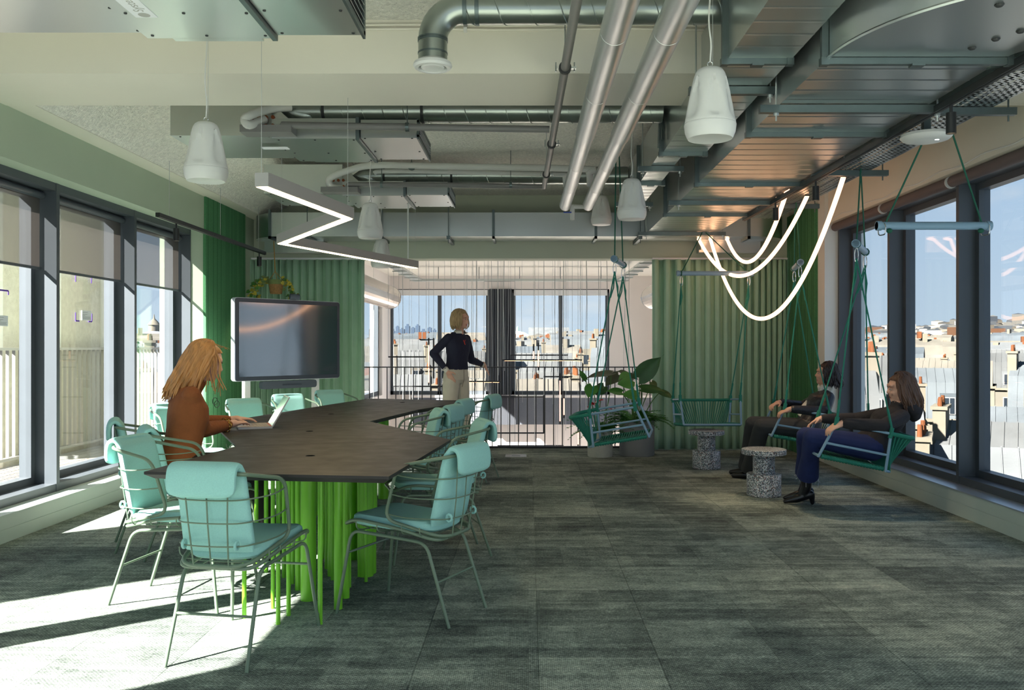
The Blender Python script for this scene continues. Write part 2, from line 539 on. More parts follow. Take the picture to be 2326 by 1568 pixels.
    def ell(self, c, rx, ry, rz, nu=14, nv=9, M=None):
        c = Vector(c)
        vs = []; fs = []
        M = M or Matrix.Identity(3)
        for j in range(nv + 1):
            th = PI * j / nv
            for i in range(nu):
                ph = 2 * PI * i / nu
                vs.append(c + M @ Vector((rx * math.sin(th) * math.cos(ph), ry * math.sin(th) * math.sin(ph), rz * math.cos(th))))
        for j in range(nv):
            for i in range(nu):
                fs.append((j * nu + i, (j + 1) * nu + i, (j + 1) * nu + (i + 1) % nu, j * nu + (i + 1) % nu))
        return self.add(vs, fs)
    def mesh(self, name, mats, smooth=False, fix=True):
        me = bpy.data.meshes.new(name)
        me.from_pydata([tuple(p) for p in self.v], [], self.f)
        if not isinstance(mats, (list, tuple)): mats = [mats]
        for m in mats:
            me.materials.append(MATS[m] if isinstance(m, str) else m)
        if len(mats) > 1:
            me.polygons.foreach_set('material_index', self.mi)
        if fix:
            bm = bmesh.new(); bm.from_mesh(me)
            bmesh.ops.remove_doubles(bm, verts=bm.verts, dist=1e-6)
            bmesh.ops.recalc_face_normals(bm, faces=bm.faces)
            bm.to_mesh(me); bm.free()
        if smooth:
            me.polygons.foreach_set('use_smooth', [True] * len(me.polygons))
            try:
                me.set_sharp_from_angle(angle=R(38))
            except Exception:
                pass
        me.update()
        return me
    def build(self, name, mats, parent=None, smooth=False, world=False, loc=None, fix=True):
        o = bpy.data.objects.new(name, self.mesh(name, mats, smooth, fix))
        C.objects.link(o)
        if parent is not None:
            o.parent = parent
            if world:
                o.location = -Vector(parent.location)
        if loc is not None:
            o.location = loc
        return o

def tag(o, label=None, cat=None, group=None, kind=None):
    if label: o['label'] = label
    if cat: o['category'] = cat
    if group: o['group'] = group
    if kind: o['kind'] = kind
    return o

def thing(name, label, cat, loc=(0, 0, 0), rz=0.0, group=None, kind=None):
    o = bpy.data.objects.new(name, None)
    o.empty_display_size = 0.1
    C.objects.link(o)
    o.location = loc
    o.rotation_euler = (0, 0, rz)
    return tag(o, label, cat, group, kind)

def struct(name, loc=(0, 0, 0)):
    return thing(name, None, None, loc, kind='structure')

KIDS = {}
def copy_tree(o, parent=None):
    kids = {}
    for c in C.objects:
        if c.parent is not None:
            kids.setdefault(c.parent.name, []).append(c)
    def rec(x, par):
        c = x.copy(); C.objects.link(c); c.parent = par
        for ch in kids.get(x.name, []): rec(ch, c)
        return c
    return rec(o, parent)

def arc(c, r, a0, a1, n, plane='xz'):
    out_ = []
    for k in range(n + 1):
        a = R(a0 + (a1 - a0) * k / n)
        p = (r * math.cos(a), r * math.sin(a))
        if plane == 'xz': out_.append(Vector((c[0] + p[0], c[1], c[2] + p[1])))
        elif plane == 'xy': out_.append(Vector((c[0] + p[0], c[1] + p[1], c[2])))
        else: out_.append(Vector((c[0], c[1] + p[0], c[2] + p[1])))
    return out_

def fillet(pts, r, n=5, closed=False):
    """round the corners of a polyline"""
    pts = [Vector(p) for p in pts]
    m = len(pts); res = []
    for i, p in enumerate(pts):
        if not closed and i in (0, m - 1):
            res.append(p); continue
        a = pts[i - 1]; b = pts[(i + 1) % m]
        rr = r[i] if isinstance(r, (list, tuple)) else r
        d1 = (a - p); d2 = (b - p)
        t = min(rr, d1.length * 0.49, d2.length * 0.49)
        q1 = p + d1.normalized() * t; q2 = p + d2.normalized() * t
        for k in range(n + 1):
            s = k / n
            res.append((1 - s) ** 2 * q1 + 2 * s * (1 - s) * p + s * s * q2)
    return res

def catmull(pts, n=6, closed=False):
    pts = [Vector(p) for p in pts]
    m = len(pts); res = []
    rng = range(m) if closed else range(m - 1)
    for i in rng:
        if closed:
            p0, p1, p2, p3 = pts[i - 1], pts[i], pts[(i + 1) % m], pts[(i + 2) % m]
        else:
            p0 = pts[max(i - 1, 0)]; p1 = pts[i]; p2 = pts[i + 1]; p3 = pts[min(i + 2, m - 1)]
        for k in range(n):
            t = k / n
            res.append(0.5 * ((2 * p1) + (p2 - p0) * t + (2 * p0 - 5 * p1 + 4 * p2 - p3) * t * t + (3 * p1 - p0 - 3 * p2 + p3) * t ** 3))
    if not closed: res.append(pts[-1])
    return res

# ------------------------------------------------------------------ room shell
XL, XR = -3.46, 3.29            # faces of the two window plinths
GL, GR = -3.82, 3.62            # glass planes
CZ = 3.21                       # ceiling
YB = -0.3                       # how far the room is built behind the camera
YE = 11.14                      # floor edge at the balustrade
random.seed(7)

floor = struct('floor')
MB().box(-3.95, 3.75, -3.0, YE, -0.30, -0.006).build('floor_slab', 'carpet', floor)
tile_me = MB().box(-0.2488, 0.2488, -0.2488, 0.2488, -0.006, 0.0).mesh('carpet_tile', 'carpet')
for j in range(17):
    for i in range(14):
        x = XL + 0.25 + 0.5 * i
        y = YE - 0.25 - 0.5 * j
        o = bpy.data.objects.new('carpet_tile', tile_me)
        C.objects.link(o); o.parent = floor
        o.location = (x if i < 13 else 3.165, y, 0)
        if i == 13:
            o.scale = (0.498, 1, 1)
MB().box(XL, XR, -3.0, YE - 8.5, -0.006, 0).build('carpet_field', 'carpet', floor)
MB().box(-3.5, 3.3, YE, YE + 0.02, -0.30, 0.012).build('edge_trim', 'rail_metal', floor)

ceil = struct('ceiling')
P = []
MB().box(-3.46, 3.34, -0.3, 11.05, CZ, CZ + 0.2).build('ceiling_slab', 'flock', ceil)
# smooth strip beside the left wall and soffit step
cove = struct('trim_3')
MB().box(-3.475, -3.28, 5.78, 11.05, 2.90, CZ).box(-3.475, -3.28, -0.3, 5.10, 2.90, CZ).build('edge_soffit', 'beige', cove)
slope = MB()
ny = 30
Pg = []
random.seed(3)
for j in range(ny + 1):
    y = 5.78 + (11.0 - 5.78) * j / ny
    row = []
    for i in range(7):
        t_ = i / 6
        row.append((-3.28 + 0.75 * t_, y + (0 if j in (0, ny) else random.uniform(-.03, .03)), 2.905 + 0.30 * (1 - (1 - t_) ** 2) + (0 if i in (0,) else random.uniform(-.012, .012))))
    Pg.append(row)
slope.grid(Pg).build('sprayed_cove', 'flock', cove, smooth=True)
beam = struct('trim_1')
MB().box(-3.60, 3.60, 5.10, 5.78, 2.897, CZ + 0.1).build('ceiling_beam', 'beige', beam)
MB().box(-3.95, 3.75, 11.02, 11.32, 2.41, 3.5).build('header_beam', 'header', struct('trim_2'))

# left wall: bulkhead over the windows, plinth under them, end pier with felt panel
wl = struct('wall_left')
MB().box(-3.95, -3.465, YB, 9.33, 2.55, CZ + 0.1).build('bulkhead', 'wall_green', wl)
MB().box(-3.95, -3.475, 9.33, 11.02, 0, CZ + 0.1).build('end_pier', 'wall_green', wl)
fp = MB().box(-3.475, -3.445, 9.30, 10.60, 0.0, 2.93).build('felt_panel', 'felt', wl)
random.seed(5)
y = 9.36
while y < 10.55:
    MB().box(-3.4462, -3.4425, y, y + 0.006, 0.0, 2.93).build('felt_groove', 'felt_groove', wl)
    y += random.choice((0.05, 0.075, 0.12, 0.045, 0.16))
bl = struct('baseboard_left')
MB().box(-3.95, XL, YB, 9.33, 0, 0.088).box(-3.95, XL - 0.004, YB, 9.33, 0.088, 0.094).box(-3.95, XL, YB, 9.33, 0.094, 0.178).build('plinth', 'plinth', bl)
MB().box(-3.95, XL + 0.006, YB, 9.33, 0.178, 0.187).build('sill', 'plinth', bl)

# right wall
wr = struct('wall_right')
MB().box(3.34, 3.75, YB, 9.72, 2.67, CZ + 0.1).build('bulkhead', 'beige', wr)
MB().box(3.30, 3.75, 9.72, 11.02, 0, CZ + 0.1).build('end_pier', 'wall_white', wr)
MB().box(3.265, 3.30, 9.95, 11.02, 0.0, 2.93).build('felt_panel', 'felt', wr)
y = 10.0
while y < 11.0:
    MB().box(3.2625, 3.2662, y, y + 0.006, 0.0, 2.93).build('felt_groove', 'felt_groove', wr)
    y += random.choice((0.05, 0.075, 0.12, 0.045, 0.16))
br = struct('baseboard_right')
MB().box(XR, 3.75, YB, 9.72, 0, 0.098).box(XR + 0.004, 3.75, YB, 9.72, 0.098, 0.104).box(XR, 3.75, YB, 9.72, 0.104, 0.190).build('plinth', 'plinth', br)
MB().box(XR - 0.006, 3.75, YB, 9.72, 0.190, 0.199).build('sill', 'sill_metal', br)

# windows: one bay each, mullion + frame + pane
def bay(n, side, y0, y1, zb, zh, xin, xgl):
    """y0 near edge, y1 far edge (far edge carries the mullion)"""
    wn = struct('window_%d' % n, (xgl, (y0 + y1) / 2, zb))
    s = -1 if side == 'L' else 1
    def bx(a, b, c, d, e_, f_):
        return MB().box(min(a, b), max(a, b), c, d, e_, f_)
    xo = xgl + s * 0.05
    bx(xin - s * .004, xgl - s * 0.03, y1 - 0.045, y1, zb, zh).build('mullion', 'anthracite', wn, world=True)
    bx(xin, xo, y0, y1, zb, zb + 0.06).build('bottom_rail', 'anthracite', wn, world=True)
    bx(xin, xo, y0, y1, zh - 0.06, zh).build('head_rail', 'anthracite', wn, world=True)
    fr = MB()
    for a, b in ((y0, y0 + 0.055), (y1 - 0.10, y1)):
        fr.box(min(xgl - s * .04, xo), max(xgl - s * .04, xo), a, b, zb + .06, zh - .06)
    for a, b in ((zb + .06, zb + .115), (zh - .115, zh - .06)):
        fr.box(min(xgl - s * .04, xo), max(xgl - s * .04, xo), y0 + .055, y1 - .10, a, b)
    fr.build('casement_frame', 'anthracite', wn, world=True)
    MB().box(xgl - .004, xgl + .004, y0 + .05, y1 - .095, zb + .11, zh - .11).build('pane', 'glass', wn, world=True)
    return wn

nwin = 1
LY = [9.36 - 1.32 * k for k in range(9)]
LW = []
for k in range(8):
    LW.append(bay(nwin, 'L', LY[k + 1], LY[k], 0.187, 2.55, -3.62, GL)); nwin += 1
RY = [9.72 - 1.345 * k for k in range(9)]
for k in range(8):
    bay(nwin, 'R', RY[k + 1], RY[k], 0.199, 2.66, 3.45, GR); nwin += 1

# roller blinds on the left windows (half lowered), rolled up on the right
blabels = ['grey mesh roller blind half lowered on the window next to the felt pier',
           'grey mesh roller blind half lowered between two dark mullions, above a small white notice',
           'grey mesh roller blind half lowered on the window furthest from the felt pier']
for k in range(3):
    y0, y1 = LY[k + 1] + 0.01, LY[k] - 0.055
    t = thing('roller_blind', blabels[k], 'blind', (-3.735, (y0 + y1) / 2, 1.89), group=None)
    MB().cyl((-3.725, y0, 2.455), (-3.725, y1, 2.455), 0.028, n=14).build('roller', 'anthracite', t, world=True, smooth=True)
    MB().add([(-3.735, y0 + .01, 1.90), (-3.735, y1 - .01, 1.90), (-3.735, y1 - .01, 2.45), (-3.735, y0 + .01, 2.45)], [(0, 1, 2, 3)]).build('mesh_fabric', 'blind', t, world=True)
    MB().box(-3.745, -3.725, y0 + .01, y1 - .01, 1.885, 1.905).build('bottom_bar', 'anthracite', t, world=True)
for k in range(8):
    if RY[k] < 5.0: break
    y0, y1 = RY[k + 1] + 0.02, RY[k] - 0.02
    lb = ['rolled up brown roller blind above the window beside the right felt pier',
          'rolled up brown roller blind above the second window from the right felt pier',
          'rolled up brown roller blind above the third window from the right felt pier',
          'rolled up brown roller blind above the fourth window from the right felt pier'][k]
    t = thing('roller_blind', lb, 'blind', (3.41, (y0 + y1) / 2, 2.60))
    MB().cyl((3.41, y0, 2.625), (3.41, y1, 2.625), 0.045, n=18).build('roll', mat('roll_brown', srgb(104, 92, 90), 0.7), t, world=True, smooth=True)
    MB().cyl((3.41, y0 - .012, 2.625), (3.41, y0, 2.625), 0.05, n=18).build('end_bracket', 'white_plastic', t, world=True, smooth=True)

# grey cable along the right bulkhead
pts = [(3.335, 4.0 + 0.22 * k, 2.705 + 0.012 * math.sin(k * 1.9)) for k in range(27)] + [(3.335, 9.74, 2.60)]
tag(MB().tube(catmull(pts, 3), 0.006, 6).build('wall_cable', 'cable_white', smooth=True), 'thin white cable clipped along the beige bulkhead above the right windows', 'cable')

# ------------------------------------------------------------------ the void beyond the balustrade
FY = 21.8
vl = struct('wall_far_left')
def yw(x): return x
# void side walls; left windows enlarged, hidden right windows added to brighten the void
for side, xa_, xb_, nm in ((-1, -3.75, -3.46, 'wall_far_left'), (1, 3.29, 3.6, 'wall_far_right')):
    vs_ = vl if side < 0 else struct(nm)
    zlo = .15 if side < 0 else -2.6
    MB().box(xa_, xb_, 11.32, 12.6, -4, 3.3).box(xa_, xb_, 20.6, FY, -4, 3.3).box(xa_, xb_, 12.6, 20.6, 2.66, 3.3).box(xa_, xb_, 12.6, 20.6, -4, zlo).build('side_wall', 'far_white', vs_)
    xm_ = (xa_ + xb_) / 2
    for ya_, yb_ in ((12.6, 16.6), (16.6, 20.6)):
        wn = struct('window_%d' % nwin, (xm_, (ya_ + yb_) / 2, zlo)); nwin += 1
        f_ = MB()
        for a in (ya_, (ya_ + yb_) / 2 - .05, yb_ - .1): f_.box(xm_ - .06, xm_ + .06, a, a + .1, zlo, 2.66)
        f_.box(xm_ - .06, xm_ + .06, ya_, yb_, zlo, zlo + .1).box(xm_ - .06, xm_ + .06, ya_, yb_, 2.56, 2.66)
        f_.build('casement_frame', 'anthracite', wn, world=True)
        for a, c_ in ((ya_ + .1, (ya_ + yb_) / 2 - .05), ((ya_ + yb_) / 2 + .05, yb_ - .1)):
            MB().box(xm_ - .004, xm_ + .004, a, c_, zlo + .1, 2.56).build('pane', 'glass', wn, world=True)
MB().box(-3.75, 3.6, 11.32, FY + .3, 3.06, 3.3).build('ceiling_slab', mat('far_ceiling', srgb(236, 232, 222), .8, var=.03, vscale=3), struct('ceiling_far'))
MB().box(-3.75, 3.6, 11.2, FY + .3, -4.2, -4.0).build('floor_slab', 'far_white', struct('floor_lower'))
MB().box(-3.9, 3.75, 11.14, 11.30, -4, -0.30).build('slab_edge', 'far_white', struct('wall_void_near'))

wf = struct('wall_back')
def fx(px): return (px - VX) / FPX * FY
def fz(py): return CH - (py - VY) / FPX * FY
zt, zb_ = fz(657), fz(897)
xa0, xa1, xb0, xb1 = fx(884), fx(1112), fx(1163), fx(1384)
MB().box(-3.46, xa0, FY, FY + .3, -4, 3.06).box(xb1, 3.29, FY, FY + .3, -4, 3.06).box(xa0, xb1, FY, FY + .3, zt, 3.06).build('back_wall', 'far_white', wf)
MB().box(xa1, xb0, FY - .1, FY + .3, zb_, zt).build('pier', 'charcoal', wf)
rr = MB()
for k in range(9):
    xx = xa1 + (xb0 - xa1) * (k + .5) / 9
    rr.box(xx - .012, xx + .012, FY - .125, FY - .1, zb_, zt)
rr.build('pier_ribs', 'anthracite', wf)
MB().box(xa0, xb1, FY, FY + .3, -4, zb_).build('parapet_wall', 'far_white', wf)
MB().box(-2.9, 3.2, FY - .32, FY - .02, fz(962), fz(902)).build('upholstered_panel', 'tweed', wf)
MB().box(-2.9, 3.2, FY - .34, FY, fz(902), fz(897)).build('ledge', 'far_white', wf)
MB().box(xa1 - .1, xb0 + .1, FY - .4, FY - .33, fz(962), fz(897)).build('upholstered_pier', 'charcoal', wf)
for (x0, x1) in ((xa0, xa1), (xb0, xb1)):
    wn = struct('window_%d' % nwin, ((x0 + x1) / 2, FY + .1, zb_)); nwin += 1
    xm = (x0 + x1) / 2
    f_ = MB()
    for a, b in ((x0, x0 + .09), (x1 - .09, x1), (xm - .045, xm + .045)): f_.box(a, b, FY + .02, FY + .16, zb_, zt)
    f_.box(x0, x1, FY + .02, FY + .16, zb_, zb_ + .09).box(x0, x1, FY + .02, FY + .16, zt - .09, zt)
    f_.build('window_frame', 'anthracite', wn, world=True)
    for a, b in ((x0 + .09, xm - .045), (xm + .045, x1 - .09)):
        MB().box(a, b, FY + .09, FY + .098, zb_ + .09, zt - .09).build('pane', 'glass', wn, world=True)
    MB().box(x0 + .05, x1 - .05, FY - .02, FY + .01, zt - .16, zt - .02).build('blind_box', 'white_frame', wn, world=True)

# balustrade along the floor edge
bal = thing('balustrade', 'black metal balustrade with thin vertical bars along the floor edge', 'railing', (0, YE - .05, 0))
YR = YE - .05
MB().box(-2.45, 2.4, YR - .022, YR + .022, 1.028, 1.042).build('top_rail', 'rail_metal', bal, world=True)
MB().box(-2.45, 2.4, YR - .018, YR + .018, 0.018, 0.030).build('bottom_rail', 'rail_metal', bal, world=True)
bme = MB().cyl((0, 0, .03), (0, 0, 1.028), .0065, n=8).mesh('baluster', 'rail_metal', True)
for k in range(43):
    o = bpy.data.objects.new('baluster', bme); C.objects.link(o); o.parent = bal
    o.location = (-2.36 + .1115 * k, 0, 0)

# hanging light bars in the void: px description (x0,y0,x1,y1, lit)
VY_ = 14.2
bars = [(882, 811, 968, 811, 0), (1142, 818, 1322, 818, 1), (1160, 807, 1290, 807, 0), (1235, 856, 1300, 856, 0), (1060, 867, 1138, 867, 1),
        (1108, 902, 1235, 902, 0), (1235, 898, 1235, 984, 0), (1110, 984, 1236, 984, 0), (974, 768, 974, 876, 1), (1212, 782, 1212, 822, 1),
        (1223, 779, 1223, 842, 1), (1272, 848, 1272, 964, 1), (1281, 888, 1281, 950, 1), (1313, 964, 1313, 1016, 1), (1130, 1013, 1280, 1013, 0),
        (985, 768, 985, 860, 0), (894, 878, 1010, 878, 0)]
where = ['level with the standing woman\'s elbow', 'widest, between the far windows', 'just above the widest lit bar', 'short, behind the plant leaves', 'short, beside the standing woman\'s hand',
         'top of the dark rectangle', 'side of the dark rectangle', 'bottom of the dark rectangle', 'left of the standing woman, glowing', 'shorter of the close pair of glowing bars',
         'longer of the close pair of glowing bars', 'longest glowing bar, before the grey panel', 'thin glowing bar right behind the longest one', 'low, beside the round pale planter', 'lowest, just above the floor edge',
         'unlit, beside a glowing one', 'long, crossing behind the lower balusters']
random.seed(11)
for (x0, y0, x1, y1, lit), wh in zip(bars, where):
    Y = VY_ + random.uniform(-.8, .8)
    a, b = at(x0, y0, Y), at(x1, y1, Y)
    horiz = y0 == y1
    t = thing('linear_pendant', ('slim horizontal' if horiz else 'slim vertical') + ' light bar hung in the void, ' + wh, 'pendant light', (a + b) / 2)
    MB().bar(a, b, .022, .022, up=(0, 1, 0) if not horiz else (0, 0, 1)).build('bar', 'rail_metal', t, world=True)
    if lit:
        if horiz: MB().bar(a + Vector((.03, 0, -.013)), b + Vector((-.03, 0, -.013)), .014, .006).build('led_strip', 'led_rope', t, world=True)
        else: MB().bar(a + Vector((0, -.014, -.12)), b + Vector((0, -.014, .05)), .016, .006, up=(0, 1, 0)).build('led_strip', 'led_rope', t, world=True)
    ends = (a, b) if horiz else (a,)
    for p in ends:
        MB().cyl(p, (p.x, p.y, 3.06), .0028, n=5).build('cable', 'wire_steel', t, world=True)
for k in range(46):
    px = random.choice((random.uniform(840, 1110), random.uniform(1120, 1470), random.uniform(960, 1400)))
    Y = random.uniform(12.8, 17.5)
    x = (px - VX) / FPX * Y
    if -2.95 < x < -2.28: x = -2.2
    if 1.82 < x < 2.6: x = 1.75 - .02 * (k % 5)
    zl = random.uniform(-1.2, .9)
    tag(MB().tube([(x, Y, 3.06), (x + random.uniform(-.02, .02), Y, 2.0), (x + random.uniform(-.015, .015), Y, 1.2), (x, Y, zl)], random.choice((.0022, .003, .004)), 5).build('hanging_cable', random.choice(('wire_steel', 'wire_steel', 'cable_white'))),
        'thin cable hanging from the far ceiling among the light bars', 'cable', 'thin cables hanging in the void')

# corrugated ducts of the void
for sx, lb in ((-1, 'silver corrugated duct beside the left curtain beyond the balustrade'), (1, 'silver corrugated duct peeping out behind the right curtain')):
    xc = -2.62 if sx < 0 else 2.28
    zc = 2.22 if sx < 0 else 2.20
    y1 = 16.4 if sx < 0 else 16.0
    m = MB()
    prof = []
    y = 11.6
    while y < y1:
        prof += [(.205, y), (.212, y + .02), (.205, y + .04)]
        y += .045
    prof += [(.215, y1), (.215, y1 + .08), (.19, y1 + .09), (.0, y1 + .09)]
    m.lathe(prof, (xc, 0, zc), 26, axis=(0, 1, 0))
    t = tag(m.build('corrugated_duct', mat('flex_duct', srgb(214, 210, 206), .25, .9), smooth=False), lb, 'duct')
# cable trays under the far ceiling
tr = thing('cable_ladder', 'pale U-shaped cable ladder hung under the far ceiling', 'cable tray', (0, 17, 2.72))
z = 2.74
MB().box(-2.55, -2.35, 12.2, 19.4, z, z + .05).box(-2.35, 2.0, 19.2, 19.4, z, z + .05).box(1.95, 2.15, 12.2, 19.4, z, z + .05).build('tray', 'galv', tr, world=True)
for k in range(9):
    y = 12.6 + .8 * k
    for x in (-2.62, 1.88): MB().box(x + .02, x + .30, y, y + .03, z - .018, z).build('cross_bracket', 'galv', tr, world=True)
for k in range(5):
    x = -2 + .9 * k
    MB().cyl((x, 19.3, z), (x, 19.3, 3.06), .008, n=6).build('hanger_rod', 'galv_dark', tr, world=True)

# ------------------------------------------------------------------ curtains
def curtain(name, label, x0, x1, ybase, ztop, zbot, folds, seed, swing, edge_y=None):
    random.seed(seed)
    m = MB()
    nx = folds * 10
    rows = 12
    P = []
    amp = [random.uniform(.7, 1.15) for _ in range(folds + 2)]
    ph = [random.uniform(-.25, .25) for _ in range(folds + 2)]
    for j in range(rows + 1):
        tz = j / rows
        row = []
        for i in range(nx + 1):
            u = i / nx * folds
            k = int(u)
            # folds are wider towards one side (swing) as in a half drawn curtain
            xx = x0 + (x1 - x0) * swing(i / nx)
            a = .055 * (amp[k] * (1 - (u - k)) + amp[k + 1] * (u - k))
            yy = ybase + a * math.sin(2 * PI * u + ph[k] * (1 - tz)) * (1 - .25 * tz)
            yy += .012 * math.sin(5 * tz + i * .2)
            row.append((xx + .012 * math.sin(2 * PI * u * 2), yy, ztop + (zbot - ztop) * tz))
        P.append(row)
    m.grid(P)
    o = m.build('fabric', 'curtain', None, smooth=True, fix=False)
    sm = o.modifiers.new('thick', 'SOLIDIFY'); sm.thickness = .004
    t = thing(name, label, 'curtain', ((x0 + x1) / 2, ybase, 0))
    o.parent = t; o.location = -Vector(t.location)
    MB().box(min(x0, x1), max(x0, x1), ybase - .02, ybase + .02, ztop + .002, ztop + .024).build('track', 'white_frame', t, world=True)
    return t
YC = 10.92
curtain('curtain', 'green floor length curtain drawn behind the big screen', (553 - VX) / FPX * YC, (828 - VX) / FPX * YC, YC, 2.385, .012, 17, 21, lambda u: (u + .55 * u * u) / 1.55)
curtain('curtain', 'green floor length curtain beside the right felt pier, behind the empty facing swing', (1788 - VX) / FPX * YC, (1482 - VX) / FPX * YC, YC, 2.385, .012, 17, 23, lambda u: (u + .9 * u * u) / 1.9)

# ------------------------------------------------------------------ terrace outside the left windows
ter = struct('terrace')
MB().box(-5.75, -3.96, -3, 26, -.35, -.03).build('terrace_slab', 'concrete', ter)
for k in range(12):
    x = -5.50 + .128 * k
    MB().box(x, x + .118, -3, 24, -.03, .03).build('deck_board', 'deck', ter)
trl = thing('terrace_railing', 'pale metal terrace railing of flat upright slats outside the left windows', 'railing', (-5.55, 8, .03))
MB().box(-5.60, -5.50, -2, 24, 1.255, 1.285).build('top_rail', 'terrace_rail', trl, world=True)
MB().box(-5.58, -5.52, -2, 24, .08, .11).build('bottom_rail', 'terrace_rail', trl, world=True)
sl_me = MB().box(-.016, .016, -.006, .006, -.56, .585).mesh('slat', 'terrace_rail')
for k in range(200):
    o = bpy.data.objects.new('slat', sl_me); C.objects.link(o); o.parent = trl
    o.location = (0, -9.3 + .115 * k, .64); o.rotation_euler = (0, 0, R(12))
def pier(label, ya, yb, x):
    t = thing('concrete_pier', label, 'pier', (x - .3, (ya + yb) / 2, -4))
    MB().box(x - .55, x, ya + .10, yb - .09, -4, 6).build('concrete_core', 'concrete', t, world=True)
    MB().box(x - .57, x + .02, ya, ya + .10, -4, 6).build('white_edge', 'concrete_white', t, world=True)
    MB().box(x - .57, x + .02, yb - .09, yb, -4, 6).build('white_edge', 'concrete_white', t, world=True)
pier('rough concrete pier with white edges beyond the terrace railing, behind the middle blind', 10.45, 11.65, -5.68)
pier('rough concrete pier with white edges beyond the terrace railing, cut by a dark mullion', 9.35, 10.35, -5.72)
pier('rough concrete pier with white edges beyond the terrace railing, next to the camera side windows', 2.1, 3.75, -5.68)

# notices and purple corner marks stuck to the glass
def notice(name, label, c_px, Xg, wpx, hpx):
    c = onx(c_px[0], c_px[1], Xg)
    kx = c.y / FPX
    ww, hh = abs(wpx * c.y * c.y / FPX / Xg), hpx * kx
    t = thing(name, label, 'notice', c)
    MB().box(c.x - .0015, c.x + .0005, c.y - ww / 2, c.y + ww / 2, c.z - hh / 2, c.z + hh / 2).build('sheet', 'paper', t, world=True)
    ln = MB()
    for k, (a, b) in enumerate(((.82, .55), (.6, .5), (.48, .3), (.34, .85), (.24, .8), (.14, .9))):
        zz = c.z - hh / 2 + hh * a
        ya = c.y - ww / 2 + ww * .07
        ln.box(c.x + .0006, c.x + .0012, ya, ya + ww * b * .95, zz - hh * .012, zz + hh * .012)
    ln.build('printed_lines', 'print_grey', t, world=True)
notice('window_notice', 'white notice with lines of print stuck on the glass before the concrete pier', (197, 717), GL + .008, 21, 22)
notice('window_notice', 'larger white notice with lines of print on the glass above the distant roof', (6, 729), GL + .008, 24, 24)
def bracket(c_px, dy, dz, lab):
    c = onx(c_px[0], c_px[1], GL + .008)
    m = MB()
    m.box(c.x - .001, c.x + .001, min(c.y, c.y + dy), max(c.y, c.y + dy), c.z - .006, c.z + .006)
    m.box(c.x - .001, c.x + .001, c.y - .006, c.y + .006, min(c.z, c.z + dz), max(c.z, c.z + dz))
    tag(m.build('corner_mark', 'purple'), lab, 'sticker')
bracket((172, 624), .09, -.06, 'small purple corner mark on the glass, upper one nearer the white pier edge')
bracket((208, 628), -.09, -.06, 'small purple corner mark on the glass, upper one over rough concrete')
bracket((172, 729), .06, .07, 'small purple corner mark on the glass, lower one nearer the white pier edge')
bracket((209, 731), -.06, .07, 'small purple corner mark on the glass touching the white notice')
bracket((19, 661), -.16, -.03, 'wide purple corner mark on the glass against the sky')

# ------------------------------------------------------------------ fan coil units
def text_mesh(name, body, size, material, parent, M):
    cu = bpy.data.curves.new(name, 'FONT'); cu.body = body; cu.size = size; cu.align_x = 'CENTER'; cu.align_y = 'CENTER'; cu.extrude = .0004
    o = bpy.data.objects.new(name, cu); C.objects.link(o)
    dg = bpy.context.evaluated_depsgraph_get()
    me = bpy.data.meshes.new_from_object(o.evaluated_get(dg))
    bpy.data.objects.remove(o); me.transform(M)
    me.materials.clear(); me.materials.append(MATS[material])
    r = bpy.data.objects.new(name, me); C.objects.link(r); r.parent = parent
    if parent is not None: r.location = -Vector(parent.location)
    return r

def fan_coil(label, y0, y1, xa, xb, zb, seed):
    t = thing('fan_coil_unit', label, 'air unit', ((xa + xb) / 2, (y0 + y1) / 2, zb))
    x1 = xb - .42
    x2 = xb - 1.05
    top = 3.10; low = 3.10 if y0 < 5 else 2.935
    MB().box(xa, x2 - .004, y0, y1, zb + .012, top).build('coil_casing', 'galv_fcu', t, world=True)
    MB().box(x2, x1 - .03, y0 - .01, y1 + .01, zb - .012, low - .002).build('fan_casing', 'galv_fcu', t, world=True)
    MB().box(x1 - .028, x1 - .004, y0 - .02, y1 + .02, zb - .022, low + .003).build('joint_flange', 'galv_dark', t, world=True)
    MB().box(x1, xb - .012, y0 + .02, y1, zb + .0, low - .004).build('outlet_box', 'galv_fcu', t, world=True)
    # end grille with blades
    g = MB()
    g.box(xb - .012, xb, y0 + .0, y1 + .02, zb - .012, zb + .02).box(xb - .012, xb, y0, y1 + .02, low - .03, low - .004)
    g.box(xb - .012, xb, y0, y0 + .03, zb, low - .01).box(xb - .012, xb, y1 - .02, y1 + .02, zb, low - .01)
    g.build('grille_frame', 'galv_dark', t, world=True)
    MB().box(xb - .012, xb - .008, y0 + .03, y1 - .02, zb + .02, low - .03).build('grille_back', 'grille_dark', t, world=True)
    nb = 7 if low > 3 else 4
    for k in range(nb):
        z = zb + .032 + k * (low - zb - .06) / nb
        MB().obox((xb - .004, (y0 + y1) / 2, z), (.009, 0, -.006), (0, (y1 - y0) / 2 - .04, 0), (.001, 0, .0015)).build('grille_blade', 'galv', t, world=True)
    sc = MB()
    for x in (xa + .06, x2 - .03, x2 + .04, x2 + .3, x1 - .05, x1 + .03, xb - .05):
        for y in (y0 + .03, y1 - .03, (y0 + y1) / 2 + .08):
            sc.lathe([(.0, -.006), (.007, -.004), (.008, .0)], (x, y, (zb - .012) if x2 <= x < x1 - .03 else (zb + .012 if x < x2 else zb)), 8)
    sc.build('screws', 'grille_dark', t, world=True)['kind'] = 'stuff'
    # bottom lip and sticker
    MB().box(x2 + .12, x1 - .08, y1 + .008, y1 + .05, zb - .012, zb - .002).build('bottom_lip', 'galv_fcu', t, world=True)
    return t, x2, x1
